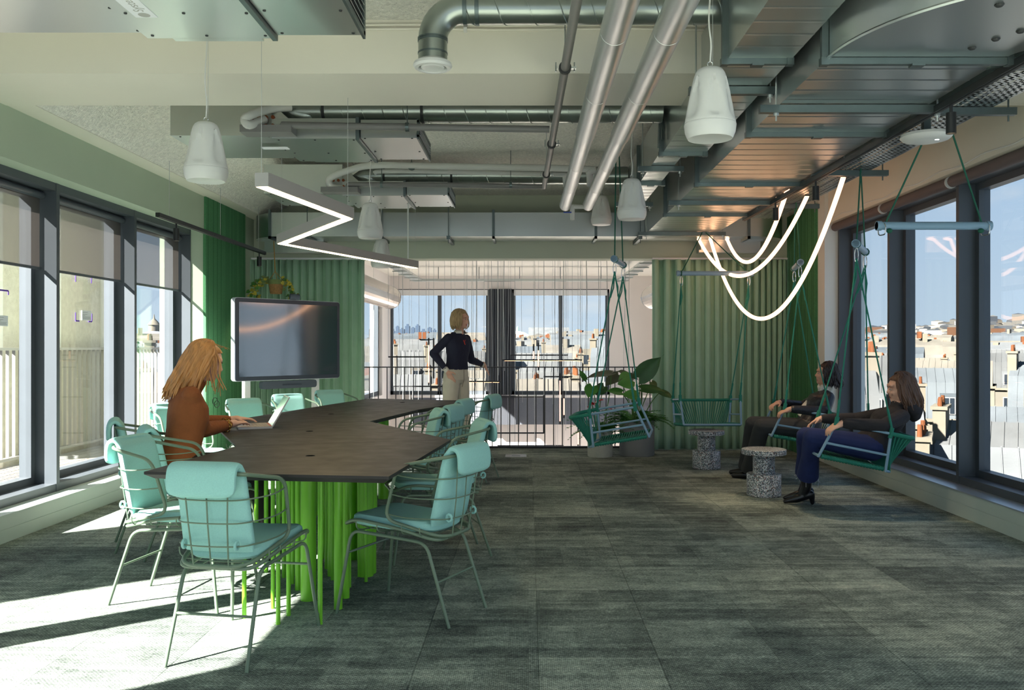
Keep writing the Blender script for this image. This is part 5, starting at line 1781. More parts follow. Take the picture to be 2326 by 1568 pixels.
# ------------------------------------------------------------------ people
class Body:
    def __init__(self):
        self.m = MB(); self.names = []
    def mi(self, name):
        if name not in self.names: self.names.append(name)
        self.m.cur = self.names.index(name)
    def seg(self, p, q, r0, r1, material, n=14):
        self.mi(material)
        p = Vector(p); q = Vector(q); d = q - p; L = d.length
        prof = []
        for k in range(5): a = R(-90 + 22.5 * k); prof.append((max(1e-4, r0 * math.cos(a)), r0 * math.sin(a)))
        for k in range(5): a = R(22.5 * k); prof.append((max(1e-4, r1 * math.cos(a)), L + r1 * math.sin(a)))
        self.m.lathe(prof, p, n, axis=d, caps=True)
    def chain(self, pts, rad, material):
        for i in range(len(pts) - 1): self.seg(pts[i], pts[i + 1], rad[i], rad[i + 1], material)
    def ell(self, c, rx, ry, rz, M, material):
        self.mi(material); self.m.ell(c, rx, ry, rz, 20, 14, M)
    def loft(self, rings, material, n=24, e=.85):
        self.mi(material)
        P = []
        for c, u, v in rings:
            c = Vector(c); u = Vector(u); v = Vector(v)
            row = []
            for k in range(n + 1):
                a = 2 * PI * k / n
                ca, sa = math.cos(a), math.sin(a)
                row.append(c + u * math.copysign(abs(ca) ** e, ca) + v * math.copysign(abs(sa) ** e, sa))
            P.append(row)
        self.m.grid(P)
        for row in (P[0], P[-1]): self.m.add(row[:-1], [tuple(range(n))])
    def finish(self, name, parent, voxel=.0065, it=5):
        src = self.m.mesh(name + '_src', [MATS[k] for k in self.names], False)
        o = bpy.data.objects.new(name, src); C.objects.link(o)
        rm = o.modifiers.new('r', 'REMESH'); rm.mode = 'VOXEL'; rm.voxel_size = voxel; rm.use_smooth_shade = True
        sm = o.modifiers.new('s', 'SMOOTH'); sm.factor = .5; sm.iterations = it
        dg = bpy.context.evaluated_depsgraph_get(); dg.update()
        me = bpy.data.meshes.new_from_object(o.evaluated_get(dg))
        # materials of the nearest source part
        vs = [v.co for v in src.vertices]; fs = [tuple(p.vertices) for p in src.polygons]
        bv = BVHTree.FromPolygons(vs, fs)
        pm = [p.material_index for p in src.polygons]
        me.materials.clear()
        for k in self.names: me.materials.append(MATS[k])
        idx = []
        for p in me.polygons:
            r_ = bv.find_nearest(p.center)
            idx.append(pm[r_[2]] if r_[2] is not None else 0)
        me.polygons.foreach_set('material_index', idx)
        me.polygons.foreach_set('use_smooth', [True] * len(me.polygons))
        bpy.data.objects.remove(o)
        r_ = bpy.data.objects.new(name, me); C.objects.link(r_); r_.parent = parent
        r_.location = -Vector(parent.location)
        return r_

def axes(f, up=(0, 0, 1)):
    f = Vector(f).normalized(); r = f.cross(Vector(up)).normalized(); u = r.cross(f).normalized()
    return r, f, u

def head(b, Hc, f, skin, neck_base, s=1.0, up=(0, 0, 1)):
    r, f, u = axes(f, up)
    M = Matrix((r, f, u)).transposed()
    Hc = Vector(Hc)
    P = lambda x, y, z: Hc + (r * x + f * y + u * z) * s
    b.ell(P(0, -.012, .028), .074 * s, .094 * s, .082 * s, M, skin)
    b.ell(P(0, .030, -.030), .060 * s, .064 * s, .082 * s, M, skin)
    b.ell(P(0, .060, -.083), .030 * s, .030 * s, .024 * s, M, skin)          # chin
    b.seg(P(-.042, .02, -.075), P(0, .062, -.088), .022 * s, .02 * s, skin)
    b.seg(P(.042, .02, -.075), P(0, .062, -.088), .022 * s, .02 * s, skin)
    b.seg(P(0, .080, .014), P(0, .0985, -.020), .0095 * s, .0115 * s, skin)   # nose
    b.seg(P(-.010, .089, -.025), P(.010, .089, -.025), .0088 * s, .0088 * s, skin)
    b.seg(P(-.045, .068, .034), P(.045, .068, .034), .018 * s, .018 * s, skin)  # brow ridge
    for sg in (-1, 1):
        b.ell(P(sg * .038, .070, -.030), .018 * s, .016 * s, .018 * s, M, skin)   # cheek
        b.ell(P(sg * .076, -.006, -.012), .010 * s, .020 * s, .030 * s, M, skin)  # ear
    b.seg(P(-.014, .086, -.055), P(.014, .086, -.055), .0062 * s, .0062 * s, 'lips')
    b.seg(P(-.011, .085, -.064), P(.011, .085, -.064), .0064 * s, .0064 * s, 'lips')
    b.seg(Vector(neck_base), P(0, -.018, -.055), .052 * s, .047 * s, skin)
    return r, f, u, P

def face_parts(t, P, r, f, u, brow):
    Mx = Matrix((r, f, u)).transposed()
    for sg in (-1, 1):
        MB().ell(P(sg * .030, .0805, .002), .0115, .0070, .0052, 12, 8, Mx).build('eye', 'eye_white', t, world=True, smooth=True)
        MB().ell(P(sg * .030, .0855, .002), .0046, .0034, .0048, 10, 6, Mx).build('iris', 'eye_dark', t, world=True, smooth=True)
        MB().tube([P(sg * .016, .0890, .0215), P(sg * .031, .0880, .0255), P(sg * .047, .0765, .0215)], [.0020, .0026, .0012], 6).build('eyebrow', brow, t, world=True, smooth=True)
        MB().tube([P(sg * .019, .0862, .0072), P(sg * .031, .0876, .0092), P(sg * .043, .0790, .0058)], .0014, 5).build('eyelash', 'eye_dark', t, world=True)

def hand(b, wrist, d, back, thumb, skin, curl=35, s=1.0, spread=1.0):
    """d: finger direction, back: direction of the back of the hand, thumb: +1/-1 side"""
    d = Vector(d).normalized(); back = Vector(back); back = (back - d * back.dot(d)).normalized()
    side = d.cross(back) * thumb
    w = Vector(wrist)
    Mx = Matrix((side, d, back)).transposed()
    b.ell(w + d * .048 * s, .038 * s, .052 * s, .015 * s, Mx, skin)
    b.seg(w - d * .01, w + d * .03 * s, .024 * s, .026 * s, skin)
    for k, (o, L) in enumerate(((.029, .070), (.010, .080), (-.010, .076), (-.028, .060))):
        p = w + d * (.085 - abs(o) * .2) * s + side * o * s
        a = R(curl * .35); q = p
        dirn = d + side * o * spread * 1.5
        for j, fr_ in enumerate((.45, .32, .25)):
            dd = (dirn * math.cos(a) - back * math.sin(a)).normalized()
            q2 = q + dd * L * fr_ * s
            b.seg(q, q2, (.0090 - .0009 * j) * s, (.0083 - .0009 * j) * s, skin, 10)
            q = q2; a += R(curl)
    p = w + d * .025 * s + side * .028 * s
    q = p + (d * .55 + side * .75 - back * .25).normalized() * .04 * s
    b.seg(p, q, .0125 * s, .0105 * s, skin, 10)
    b.seg(q, q + (d * .9 + side * .25 - back * .35).normalized() * .032 * s, .0100 * s, .0085 * s, skin, 10)

def torso(b, pel, sh, neck, rp, rs, top, bottom, s=1.0, belly=.0, waistline=.28):
    """pelvis centre, shoulder centre, neck base; rp / rs lateral axes at pelvis and shoulders"""
    pel = Vector(pel); sh = Vector(sh); neck = Vector(neck)
    ax = (sh - pel); L = ax.length; axn = ax.normalized()
    rp = Vector(rp).normalized(); rs = Vector(rs).normalized()
    st = [(-.16, .120, .085, 0), (-.06, .168, .118, 0), (.06, .172, .122, 0), (.20, .158, .112, 0), (.36, .138, .100, .008), (.52, .140, .104, .012), (.68, .156, .114, .016), (.84, .170, .108, .010), (.96, .168, .080, .0), (1.04, .125, .064, -.004), (1.12, .070, .054, -.004)]
    lo, hi = [], []
    for k, w_, d_, fo in st:
        c = pel + ax * k
        lat = rp.lerp(rs, min(1, max(0, k))).normalized()
        fw = axn.cross(lat).normalized()
        ring = (c + fw * fo * s, lat * w_ * s, fw * d_ * s)
        if k <= waistline: lo.append(ring)
        if k >= waistline - .15: hi.append(ring)
    b.loft(lo, bottom); 
    hi = [(c, u * 1.05, v * 1.05) for c, u, v in hi]
    b.loft(hi, top)

def locks(t, Hc, r, f, u, material, n, length, drift, seed, face_gap=48, rad=.012, s=1.0, wave=.01, lift=1.06, name='hair', tuck=0.0, gap_back=180):
    random.seed(seed)
    Hc = Vector(Hc); m = MB()
    drift = Vector(drift)
    def surf(az, el, k):
        x, y, z = math.cos(el) * math.sin(az), math.cos(el) * math.cos(az), math.sin(el)
        return Hc + (r * x * .078 * k + f * (y * .100 * k - .012) + u * (z * .088 * k + .028)) * s
    # scalp cap
    cap = []
    n = int(n * 1.9); rad = rad * .70
    for j in range(9):
        el = R(90 - 13.5 * j)
        row = []
        for i in range(29):
            az = R(face_gap * .8 + (360 - 2 * face_gap * .8) * i / 28)
            if j < 5: az = R(0 + 360 * i / 28)
            row.append(surf(az, el, 1.035))
        cap.append(row)
    m.grid(cap)
    for k in range(n):
        az = R(face_gap + (360 - 2 * face_gap) * (k + random.uniform(.1, .9)) / n)
        lay = lift + random.uniform(0, .14)
        pts = []
        e0 = random.uniform(50, 88)
        e1 = random.uniform(-18, 8)
        for q in range(6):
            el = R(e0 + (e1 - e0) * q / 5)
            pts.append(surf(az + .12 * math.sin(q + k), el, lay + .02 * math.sin(q * .8)))
        L = length * random.uniform(.82, 1.08)
        last = pts[-1]; out_ = (last - Hc); out_.z = 0; out_.normalize()
        for q in range(1, 8):
            s_ = q / 7
            dv = Vector((0, 0, -1)) * L * s_ + drift * L * s_ + out_ * (.018 * math.sin(s_ * 2.2)) - out_ * tuck * s_ * s_
            wv = (r * math.sin(s_ * 7 + k * 1.3) + f * math.cos(s_ * 6 + k)) * wave * s_
            pts.append(last + dv + wv)
        pts = catmull(pts, 2)
        nn = len(pts)
        rr_ = [rad * s * (.45 + .75 * math.sin(PI * min(1, .12 + .80 * i / nn))) * (1 if i < nn - 3 else .55) for i in range(nn)]
        m.tube(pts, rr_, 6)
    o = m.build(name, material, t, smooth=True, fix=False)
    o.location = -Vector(t.location)
    return o

def leg_loft(b, kn, hem, r0, r1, r2, material):
    kn = Vector(kn); hem = Vector(hem); d = (hem - kn).normalized()
    u, v = perp(d)
    b.loft([(kn - d * .02, u * r0 * .9, v * r0 * .9), (kn + d * .05, u * r0, v * r0), (kn.lerp(hem, .5), u * r1, v * r1), (kn.lerp(hem, .85), u * r2 * .95, v * r2 * .95), (hem, u * r2, v * r2)], material, e=1.0)

def shoe(b, ankle, toe, material, r=.042):
    a = Vector(ankle); q = Vector(toe)
    d = (q - a); d.z = 0; d.normalize()
    heel = Vector((a.x, a.y, 0)) - d * .045
    b.seg((heel.x, heel.y, .036), (a.x + d.x * .06, a.y + d.y * .06, .036), .034, .036, material)
    b.seg((a.x + d.x * .06, a.y + d.y * .06, .036), (q.x, q.y, .026), .037, .024, material)
    b.seg(a, (a.x, a.y, .04), r, .038, material)

# ---- woman typing at the table
t = thing('person', 'seated woman with long ginger hair in a brown sweater typing on the laptop', 'person', (-2.05, 5.25, 0))
b = Body()
F = Vector((.87, .49, 0)); Rt = Vector((.49, -.87, 0))
pel, sh, nk = Vector((-2.10, 5.22, .56)), Vector((-2.085, 5.345, 1.015)), Vector((-2.045, 5.37, 1.075))
torso(b, pel, sh, nk, Rt, Rt, 'knit_brown', 'trouser_black', 1.0, waistline=.18)
b.seg(sh + Vector((0, 0, .01)), nk + Vector((0.0, 0, .0)), .075, .055, 'knit_brown')
RS, RE, RW = Vector((-2.015, 5.205, 1.01)), Vector((-2.005, 5.37, .785)), Vector((-1.945, 5.625, .792))
LS, LE, LW_ = Vector((-2.165, 5.475, 1.01)), Vector((-2.19, 5.68, .80)), Vector((-2.045, 5.90, .80))
for S_, E_, W_ in ((RS, RE, RW), (LS, LE, LW_)):
    b.chain([S_, S_.lerp(E_, .5), E_], [.054, .054, .048], 'knit_brown')
    b.chain([E_, E_.lerp(W_, .45), W_], [.050, .045, .034], 'knit_brown')
hand(b, RW + Vector((.012, .04, .004)), (.42, .9, .02), (0, 0, 1), 1 if False else -1, 'skin', 16)
hand(b, LW_ + Vector((.035, .02, .004)), (.85, .5, .02), (0, 0, 1), 1, 'skin', 18)
for sg, kn, an in ((1, Vector((-1.70, 5.32, .60)), Vector((-1.58, 5.30, .12))), (-1, Vector((-1.76, 5.50, .56)), Vector((-1.62, 5.52, .10)))):
    hp = pel + Rt * .085 * sg
    b.chain([hp, hp.lerp(kn, .5), kn], [.098, .084, .068], 'trouser_black')
    b.chain([kn, kn.lerp(an, .4), an], [.068, .062, .048], 'trouser_black')
    shoe(b, an, an + Vector((.17, .09, -.08)), 'boot')
Hc = Vector((-2.0, 5.41, 1.205))
r, f, u, P = head(b, Hc, (.86, .36, -.34), 'skin', nk)
b.finish('body', t)
face_parts(t, P, r, f, u, 'brow')
locks(t, Hc, r, f, u, 'hair_ginger', 70, .26, (-.42, -.20, 0), 4, 78, .0125, wave=.012)
random.seed(8)
fl_ = MB()
for k in range(12):   # loose locks beside the face and flyaway hairs
    a = P(.070 + random.uniform(0, .012), .02 + random.uniform(-.03, .05), .03)
    pts = [P(.05, 0, .10), a, a + Vector((.0, 0, -.09)), a + Vector((random.uniform(-.03, .06), random.uniform(-.03, .01), -.17 - random.uniform(0, .05)))]
    fl_.tube(catmull(pts, 5), [.006 * (1 - .6 * i / 15) for i in range(16)], 5)
for k in range(26):
    az = random.uniform(-1, 1)
    a = P(az * .06, random.uniform(-.05, .07), .105)
    fl_.tube(catmull([a, a + u * .018 + f * .02, a + u * .008 + f * .045 + r * az * .03], 4), .0008, 3)
o = fl_.build('loose_hair', 'hair_ginger', t, smooth=True, fix=False); o.location = -Vector(t.location)
br_ = MB()
for k in range(14):
    a = 2 * PI * k / 14
    dq = (RW - RE).normalized(); uu, vv = perp(dq)
    cc = RW - dq * .03 + (uu * math.cos(a) + vv * math.sin(a)) * .041
    tg = (-uu * math.sin(a) + vv * math.cos(a)); nn_ = dq if k % 2 else (uu * math.cos(a) + vv * math.sin(a))
    br_.tube([cc + tg * .012 * math.cos(R(q)) + nn_ * .008 * math.sin(R(q)) for q in range(0, 360, 45)], .003, 5, closed=True)
o = br_.build('chain_bracelet', 'gold', t, smooth=True, fix=False); o.location = -Vector(t.location)
# glasses hanging from the neckline
gl_ = MB()
for dx in (0, .05):
    cc = sh + F * .15 + Vector((.012, -.02 + dx * .6, -.055 - dx * .4))
    gl_.tube([cc + Vector((.008 * math.cos(R(q)), .020 * math.cos(R(q)), .022 * math.sin(R(q)))) for q in range(0, 360, 24)], .002, 5, closed=True)
o = gl_.build('hanging_glasses', 'spec_frame', t, smooth=True, fix=False); o.location = -Vector(t.location)

# ---- woman standing at the balustrade
t = thing('person', 'standing woman with a blond bob in a navy sweater and cream trousers at the balustrade', 'person', (-.88, 10.6, 0))
b = Body()
F = Vector((.80, -.60, 0)); Rt = Vector((-.60, -.80, 0))
pel, sh, nk = Vector((-.885, 10.60, .93)), Vector((-.865, 10.60, 1.415)), Vector((-.84, 10.60, 1.47))
torso(b, pel, sh, nk, Rt, Rt, 'knit_navy', 'trouser_cream', 1.0, waistline=.22)
b.seg(sh, nk, .07, .05, 'knit_navy')
RS, RE, RW = sh + Rt * .165 + Vector((0, 0, -.01)), Vector((-1.150, 10.50, 1.215)), Vector((-1.000, 10.43, 1.035))
LS, LE, LW_ = sh - Rt * .165 + Vector((0, 0, -.02)), Vector((-.715, 10.86, 1.13)), Vector((-.60, 11.03, 1.075))
for S_, E_, W_ in ((RS, RE, RW), (LS, LE, LW_)):
    b.chain([S_, S_.lerp(E_, .5), E_], [.052, .052, .048], 'knit_navy')
    b.chain([E_, E_.lerp(W_, .45), W_], [.050, .045, .034], 'knit_navy')
b.seg(RW, RW + (RW - RE).normalized() * .03, .033, .033, 'collar_white')
b.seg(LW_, LW_ + (LW_ - LE).normalized() * .02, .033, .033, 'collar_white')
hand(b, RW + (RW - RE).normalized() * .045, (.45, .1, -.85), (-.5, -.85, 0), -1, 'skin', 12)
hand(b, LW_ + Vector((.03, .02, .0)), (.45, .25, -.85), (.7, .1, .6), 1, 'skin', 8)
for sg, kn, an in ((1, Vector((-.955, 10.48, .50)), Vector((-.97, 10.50, .07))), (-1, Vector((-.80, 10.67, .50)), Vector((-.79, 10.70, .07)))):
    hp = pel + Rt * .085 * sg + Vector((0, 0, -.03))
    b.chain([hp, hp.lerp(kn, .5), kn], [.106, .094, .082], 'trouser_cream')
    leg_loft(b, kn, an + Vector((0, 0, -.03)), .084, .086, .094, 'trouser_cream')
    shoe(b, an, an + F * .15, 'boot')
Hc = Vector((-.825, 10.59, 1.625))
r, f, u, P = head(b, Hc, (.88, -.47, -.04), 'skin', nk)
b.finish('body', t)
face_parts(t, P, r, f, u, 'brow')
locks(t, Hc, r, f, u, 'hair_blond', 62, .125, (0, 0, 0), 14, 60, .0125, wave=.004, tuck=.03)
m = MB()
for sg in (-1, 1):
    c0 = nk + Vector((0, 0, .012))
    pts = [c0 - F * .05 + Rt * .03 * sg, c0 + Rt * .062 * sg, c0 + F * .055 + Rt * .03 * sg]
    q = catmull(pts, 4)
    m.grid([[p + Vector((0, 0, .016)), p + (p - c0).normalized() * .028 + Vector((0, 0, -.026))] for p in q])
o = m.build('shirt_collar', 'collar_white', t, smooth=True, fix=False); o.location = -Vector(t.location)
o.modifiers.new('thick', 'SOLIDIFY').thickness = .003
# little red lobster stitched on the chest
cc = at(1055, 778, 10.45)
dn = Vector((.45, -.9, .1)).normalized(); rr_, _, uu_ = axes(-dn)
m = MB()
Mx = Matrix((rr_, uu_, dn)).transposed()
E = lambda x, y, a, b_: m.ell(cc + (rr_ * x + uu_ * y) * .8, a * .8, b_ * .8, .004, 10, 6, Mx)
E(0, 0, .008, .017); E(.004, -.020, .006, .009); E(.009, -.030, .009, .005)
E(-.012, .020, .005, .009); E(.008, .024, .005, .009); E(-.016, .030, .004, .006); E(.012, .034, .004, .006)
o = m.build('red_emblem', mat('emblem_red', srgb(212, 62, 44), .8), t, smooth=True); o.location = -Vector(t.location)
m = MB().tube([pel + F * .1295 + Vector((0, 0, .085)), pel + F * .131 + Vector((0, 0, -.03)), pel + F * .100 + Vector((0, 0, -.12))], .0025, 5)
o = m.build('trouser_fly', 'brow', t); o.location = -Vector(t.location)

# ---- black haired woman on the farther swing
t = thing('person', 'black haired woman in a leather jacket and white blouse sitting back in a swing', 'person', (2.6, 8.42, 0))
b = Body()
F = Vector((-.99, .12, 0)); Rt = Vector((.12, .99, 0))
pel, sh, nk = Vector((2.68, 8.42, .50)), Vector((2.865, 8.42, .83)), Vector((2.865, 8.42, .895))
torso(b, pel, sh, nk, Rt, Rt, 'leather', 'jeans_black', .98, waistline=.12)
b.loft([(pel.lerp(sh, .35) + F * .105, Rt * .05, F * .04 + Vector((0, 0, .02))), (pel.lerp(sh, .65) + F * .115, Rt * .055, F * .04 + Vector((0, 0, .02))), (pel.lerp(sh, .98) + F * .085, Rt * .045, F * .03 + Vector((0, 0, .02)))], 'collar_white')
b.seg(sh + Vector((0, 0, .0)), nk, .07, .055, 'collar_white')
LS, LE, LW_ = sh - Rt * .165 + Vector((0, 0, -.02)), Vector((2.76, 8.13, .69)), Vector((2.46, 8.10, .715))
RS, RE, RW = sh + Rt * .165 + Vector((0, 0, -.02)), Vector((2.74, 8.72, .70)), Vector((2.50, 8.62, .745))
for S_, E_, W_ in ((RS, RE, RW), (LS, LE, LW_)):
    b.chain([S_, S_.lerp(E_, .5), E_], [.056, .056, .052], 'leather')
    b.chain([E_, E_.lerp(W_, .45), W_], [.054, .048, .037], 'leather')
hand(b, LW_ + Vector((-.03, 0, 0)), (-.92, .1, -.32), (.2, -.2, 1), 1, 'skin2', 45)
hand(b, RW + Vector((-.03, -.02, 0)), (-.85, -.45, -.25), (.2, .2, 1), -1, 'skin2', 45)
for sg, kn, an in ((-1, Vector((2.225, 8.32, .535)), Vector((2.17, 8.55, .11))), (1, Vector((2.20, 8.55, .54)), Vector((2.20, 8.78, .11)))):
    hp = pel + Rt * .085 * sg
    b.chain([hp, hp.lerp(kn, .5), kn], [.10, .090, .076], 'jeans_black')
    leg_loft(b, kn, an + Vector((0, 0, -.03)), .078, .078, .092, 'jeans_black')
    shoe(b, an, an + Vector((-.15, .05, -.08)), 'boot')
Hc = Vector((2.872, 8.42, 1.032))
r, f, u, P = head(b, Hc, (-.99, .10, .04), 'skin2', nk, .96)
b.finish('body', t)
face_parts(t, P, r, f, u, 'eye_dark')
locks(t, Hc, r, f, u, 'hair_black', 66, .13, (.12, 0, 0), 24, 66, .0125, .96, wave=.008)
m = MB(); P2 = []
for k in range(25):
    a = 2 * PI * k / 24
    rd = .060 + .006 * math.sin(k * 2.6)
    P2.append([nk + Vector((rd * math.cos(a), rd * math.sin(a), -.03)), nk + Vector(((rd + .012 * math.sin(k * 2.6)) * math.cos(a), (rd + .012 * math.sin(k * 2.6)) * math.sin(a), .0)), nk + Vector(((rd + .010) * math.cos(a), (rd + .010) * math.sin(a), .022 + .005 * math.sin(k * 2.6)))])
o = m.grid(P2).build('ruffle_collar', 'collar_white', t, smooth=True, fix=False); o.location = -Vector(t.location)
o.modifiers.new('thick', 'SOLIDIFY').thickness = .003
m = MB().ell(P(-.078, -.002, -.045), .006, .006, .006, 8, 6)
o = m.build('earring', 'gold', t, smooth=True); o.location = -Vector(t.location)

# ---- brown haired woman on the nearer swing
t = thing('person', 'brown haired woman in a dark hoodie, flared jeans and black heeled boots on a swing', 'person', (2.5, 6.92, 0))
b = Body()
F = Vector((-.99, .12, 0)); Rt = Vector((.12, .99, 0))
pel, sh, nk = Vector((2.70, 6.92, .50)), Vector((2.915, 6.92, .775)), Vector((2.925, 6.92, .832))
torso(b, pel, sh, nk, Rt, Rt, 'hoodie', 'denim', .98, waistline=.14)
b.seg(sh, nk, .074, .054, 'hoodie')
LS, LE, LW_ = sh - Rt * .165 + Vector((0, 0, -.02)), Vector((2.68, 6.60, .695)), Vector((2.405, 6.61, .715))
RS, RE, RW = sh + Rt * .165 + Vector((0, 0, -.02)), Vector((2.70, 7.22, .695)), Vector((2.45, 7.22, .70))
for S_, E_, W_ in ((RS, RE, RW), (LS, LE, LW_)):
    b.chain([S_, S_.lerp(E_, .5), E_], [.058, .057, .053], 'hoodie')
    b.chain([E_, E_.lerp(W_, .45), W_], [.055, .050, .040], 'hoodie')
hand(b, LW_ + Vector((-.03, 0, 0)), (-.9, .0, -.42), (-.1, -.3, 1), 1, 'skin', 30)
hand(b, RW + Vector((-.03, 0, 0)), (-.9, .0, -.42), (-.1, .3, 1), -1, 'skin', 30)
# slumped hood
b.loft([(nk + Vector((.03, 0, .03)), Rt * .085, Vector((.05, 0, .02))), (nk + Vector((.085, 0, -.0)), Rt * .12, Vector((.06, 0, .03))), (nk + Vector((.14, 0, -.06)), Rt * .11, Vector((.055, 0, .03))), (nk + Vector((.15, 0, -.115)), Rt * .06, Vector((.03, 0, .02)))], 'hoodie')
for sg, kn, an in ((-1, Vector((2.225, 6.83, .585)), Vector((2.28, 7.16, .15))), (1, Vector((2.235, 7.03, .575)), Vector((2.33, 7.33, .15)))):
    hp = pel + Rt * .085 * sg
    hem = kn.lerp(an, .78)
    b.chain([hp, hp.lerp(kn, .5), kn], [.102, .090, .075], 'denim')
    leg_loft(b, kn, hem, .076, .070, .088, 'denim')
    b.chain([an + Vector((0, 0, .10)), an, an + Vector((-.02, .01, -.065))], [.046, .042, .040], 'boot')
    b.chain([an + Vector((.035, 0, -.065)), an + Vector((-.08, .01, -.105)), an + Vector((-.17, .02, -.128))], [.034, .034, .017], 'boot')
    b.seg(an + Vector((.045, 0, -.08)), an + Vector((.05, 0, -.135)), .026, .017, 'boot')
Hc = Vector((2.945, 6.92, .968))
r, f, u, P = head(b, Hc, (-.985, .13, -.16), 'skin', nk, .97)
b.finish('body', t)
face_parts(t, P, r, f, u, 'brow')
locks(t, Hc, r, f, u, 'hair_brown', 72, .185, (.22, 0, 0), 34, 72, .013, .98, wave=.009)
m = MB()
random.seed(3)
for an in (Vector((2.28, 7.16, .15)), Vector((2.33, 7.33, .15))):
    for k in range(26):
        a = random.uniform(0, 2 * PI)
        p = an + Vector((.086 * math.cos(a) - .01, .086 * math.sin(a) - .06, .098))
        L = random.uniform(.015, .05) if k > 4 else random.uniform(.08, .12)
        m.tube([p, p + Vector((random.uniform(-.01, .01), 0, -L * .5)), p + Vector((random.uniform(-.02, .02), random.uniform(-.01, .01), -L))], .0012, 4)
o = m.build('frayed_hem', 'fringe', t); o.location = -Vector(t.location); o['kind'] = 'stuff'
m = MB().ell(P(-.079, -.004, -.042), .005, .005, .005, 8, 6)
o = m.build('earring', 'steel', t, smooth=True); o.location = -Vector(t.location)

# ------------------------------------------------------------------ the city outside
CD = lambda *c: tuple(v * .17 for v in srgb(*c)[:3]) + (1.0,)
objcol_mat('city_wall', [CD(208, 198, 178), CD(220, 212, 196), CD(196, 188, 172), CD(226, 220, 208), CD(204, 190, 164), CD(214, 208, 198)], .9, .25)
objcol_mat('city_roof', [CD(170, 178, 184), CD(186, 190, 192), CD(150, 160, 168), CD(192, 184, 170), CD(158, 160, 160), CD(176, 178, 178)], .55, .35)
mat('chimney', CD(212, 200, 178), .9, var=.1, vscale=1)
mat('chimney_pot', CD(196, 122, 80), .85, objvar=.2)
mat('win_glass', CD(70, 82, 96), .15)
mat('win_frame', CD(228, 226, 220), .6)
mat('ground_far', CD(150, 146, 140), .95)
attr_mat('city_stuff', .9)
for k in ('city_wall', 'city_roof', 'city_stuff', 'chimney', 'chimney_pot'):
    MATS[k].node_tree.nodes['Principled BSDF'].inputs['Specular IOR Level'].default_value = .08
    MATS[k].node_tree.nodes['Principled BSDF'].inputs['Roughness'].default_value = .95

def rise(d, ang):
    """terrain: low near, climbing towards the hill on the right"""
    k = max(0, min(1, (d - 250) / 1600))
    hill = 8 + 40 * math.exp(-((ang - R(29)) / R(15)) ** 2) + 10 * math.exp(-((ang - R(6)) / R(6)) ** 2)
    return k * k * hill + 2.5 * k
random.seed(101)
# ground
gm = MB()
P = []
dist = [12, 40, 90, 180, 300, 500, 800, 1200, 1700, 2400, 3600, 6000, 15000]
for d in dist:
    row = []
    for i in range(49):
        a = R(-60 + 120 * i / 48)
        row.append((d * math.sin(a), d * math.cos(a), -27 + (rise(d, a) if d < 5000 else -6)))
    P.append(row)
g = gm.grid(P).build('ground', 'ground_far', smooth=True)
tag(g, None, None, kind='structure')

win_me = MB().box(-.5, .5, -.10, .02, 0, 1.9).mesh('window', 'win_frame')
pane_me = MB().box(-.40, -.04, -.13, -.10, .1, 1.8).box(.04, .40, -.13, -.10, .1, 1.8).mesh('pane', 'win_glass')
dor_b = MB()
dor_b.box(-.65, .65, -.25, 1.6, 0, 1.7)
dorm_me = dor_b.mesh('dormer', 'city_roof')
pot_me = MB().cyl((0, 0, 0), (0, 0, .55), .115, .095, n=8).mesh('chimney_pot', 'chimney_pot')
def link(me, name, par, loc, sc=None):
    o = bpy.data.objects.new(name, me); C.objects.link(o); o.parent = par; o.location = loc
    if sc: o.scale = sc
    return o
def mansard(w, d, h, inset, flat=True):
    """roof: steep lower slope, shallow upper slope with a ridge along x"""
    m = MB(); a, b = w / 2, d / 2
    i2 = inset
    v = [(-a, -b, 0), (a, -b, 0), (a, b, 0), (-a, b, 0), (-a, -b + i2, h), (a, -b + i2, h), (a, b - i2, h), (-a, b - i2, h), (-a, 0, h + 1.1), (a, 0, h + 1.1)]
    f = [(0, 1, 5, 4), (2, 3, 7, 6), (4, 5, 9, 8), (6, 7, 8, 9), (1, 2, 6, 9, 5), (3, 0, 4, 8, 7), (3, 2, 1, 0)]
    m.cur = 0; m.add(v, f[:4])
    m.cur = 1; m.add(v, f[4:]); m.cur = 0
    if flat == 'ribs':
        n = int(w / .62)
        for k in range(1, n):
            x = -a + w * k / n
            for sg in (-1, 1):
                m.bar((x, sg * b, .03), (x, sg * (b - i2), h + .03), .05, .06)
                m.bar((x, sg * (b - i2), h + .03), (x, 0, h + 1.13), .05, .06)
    return m
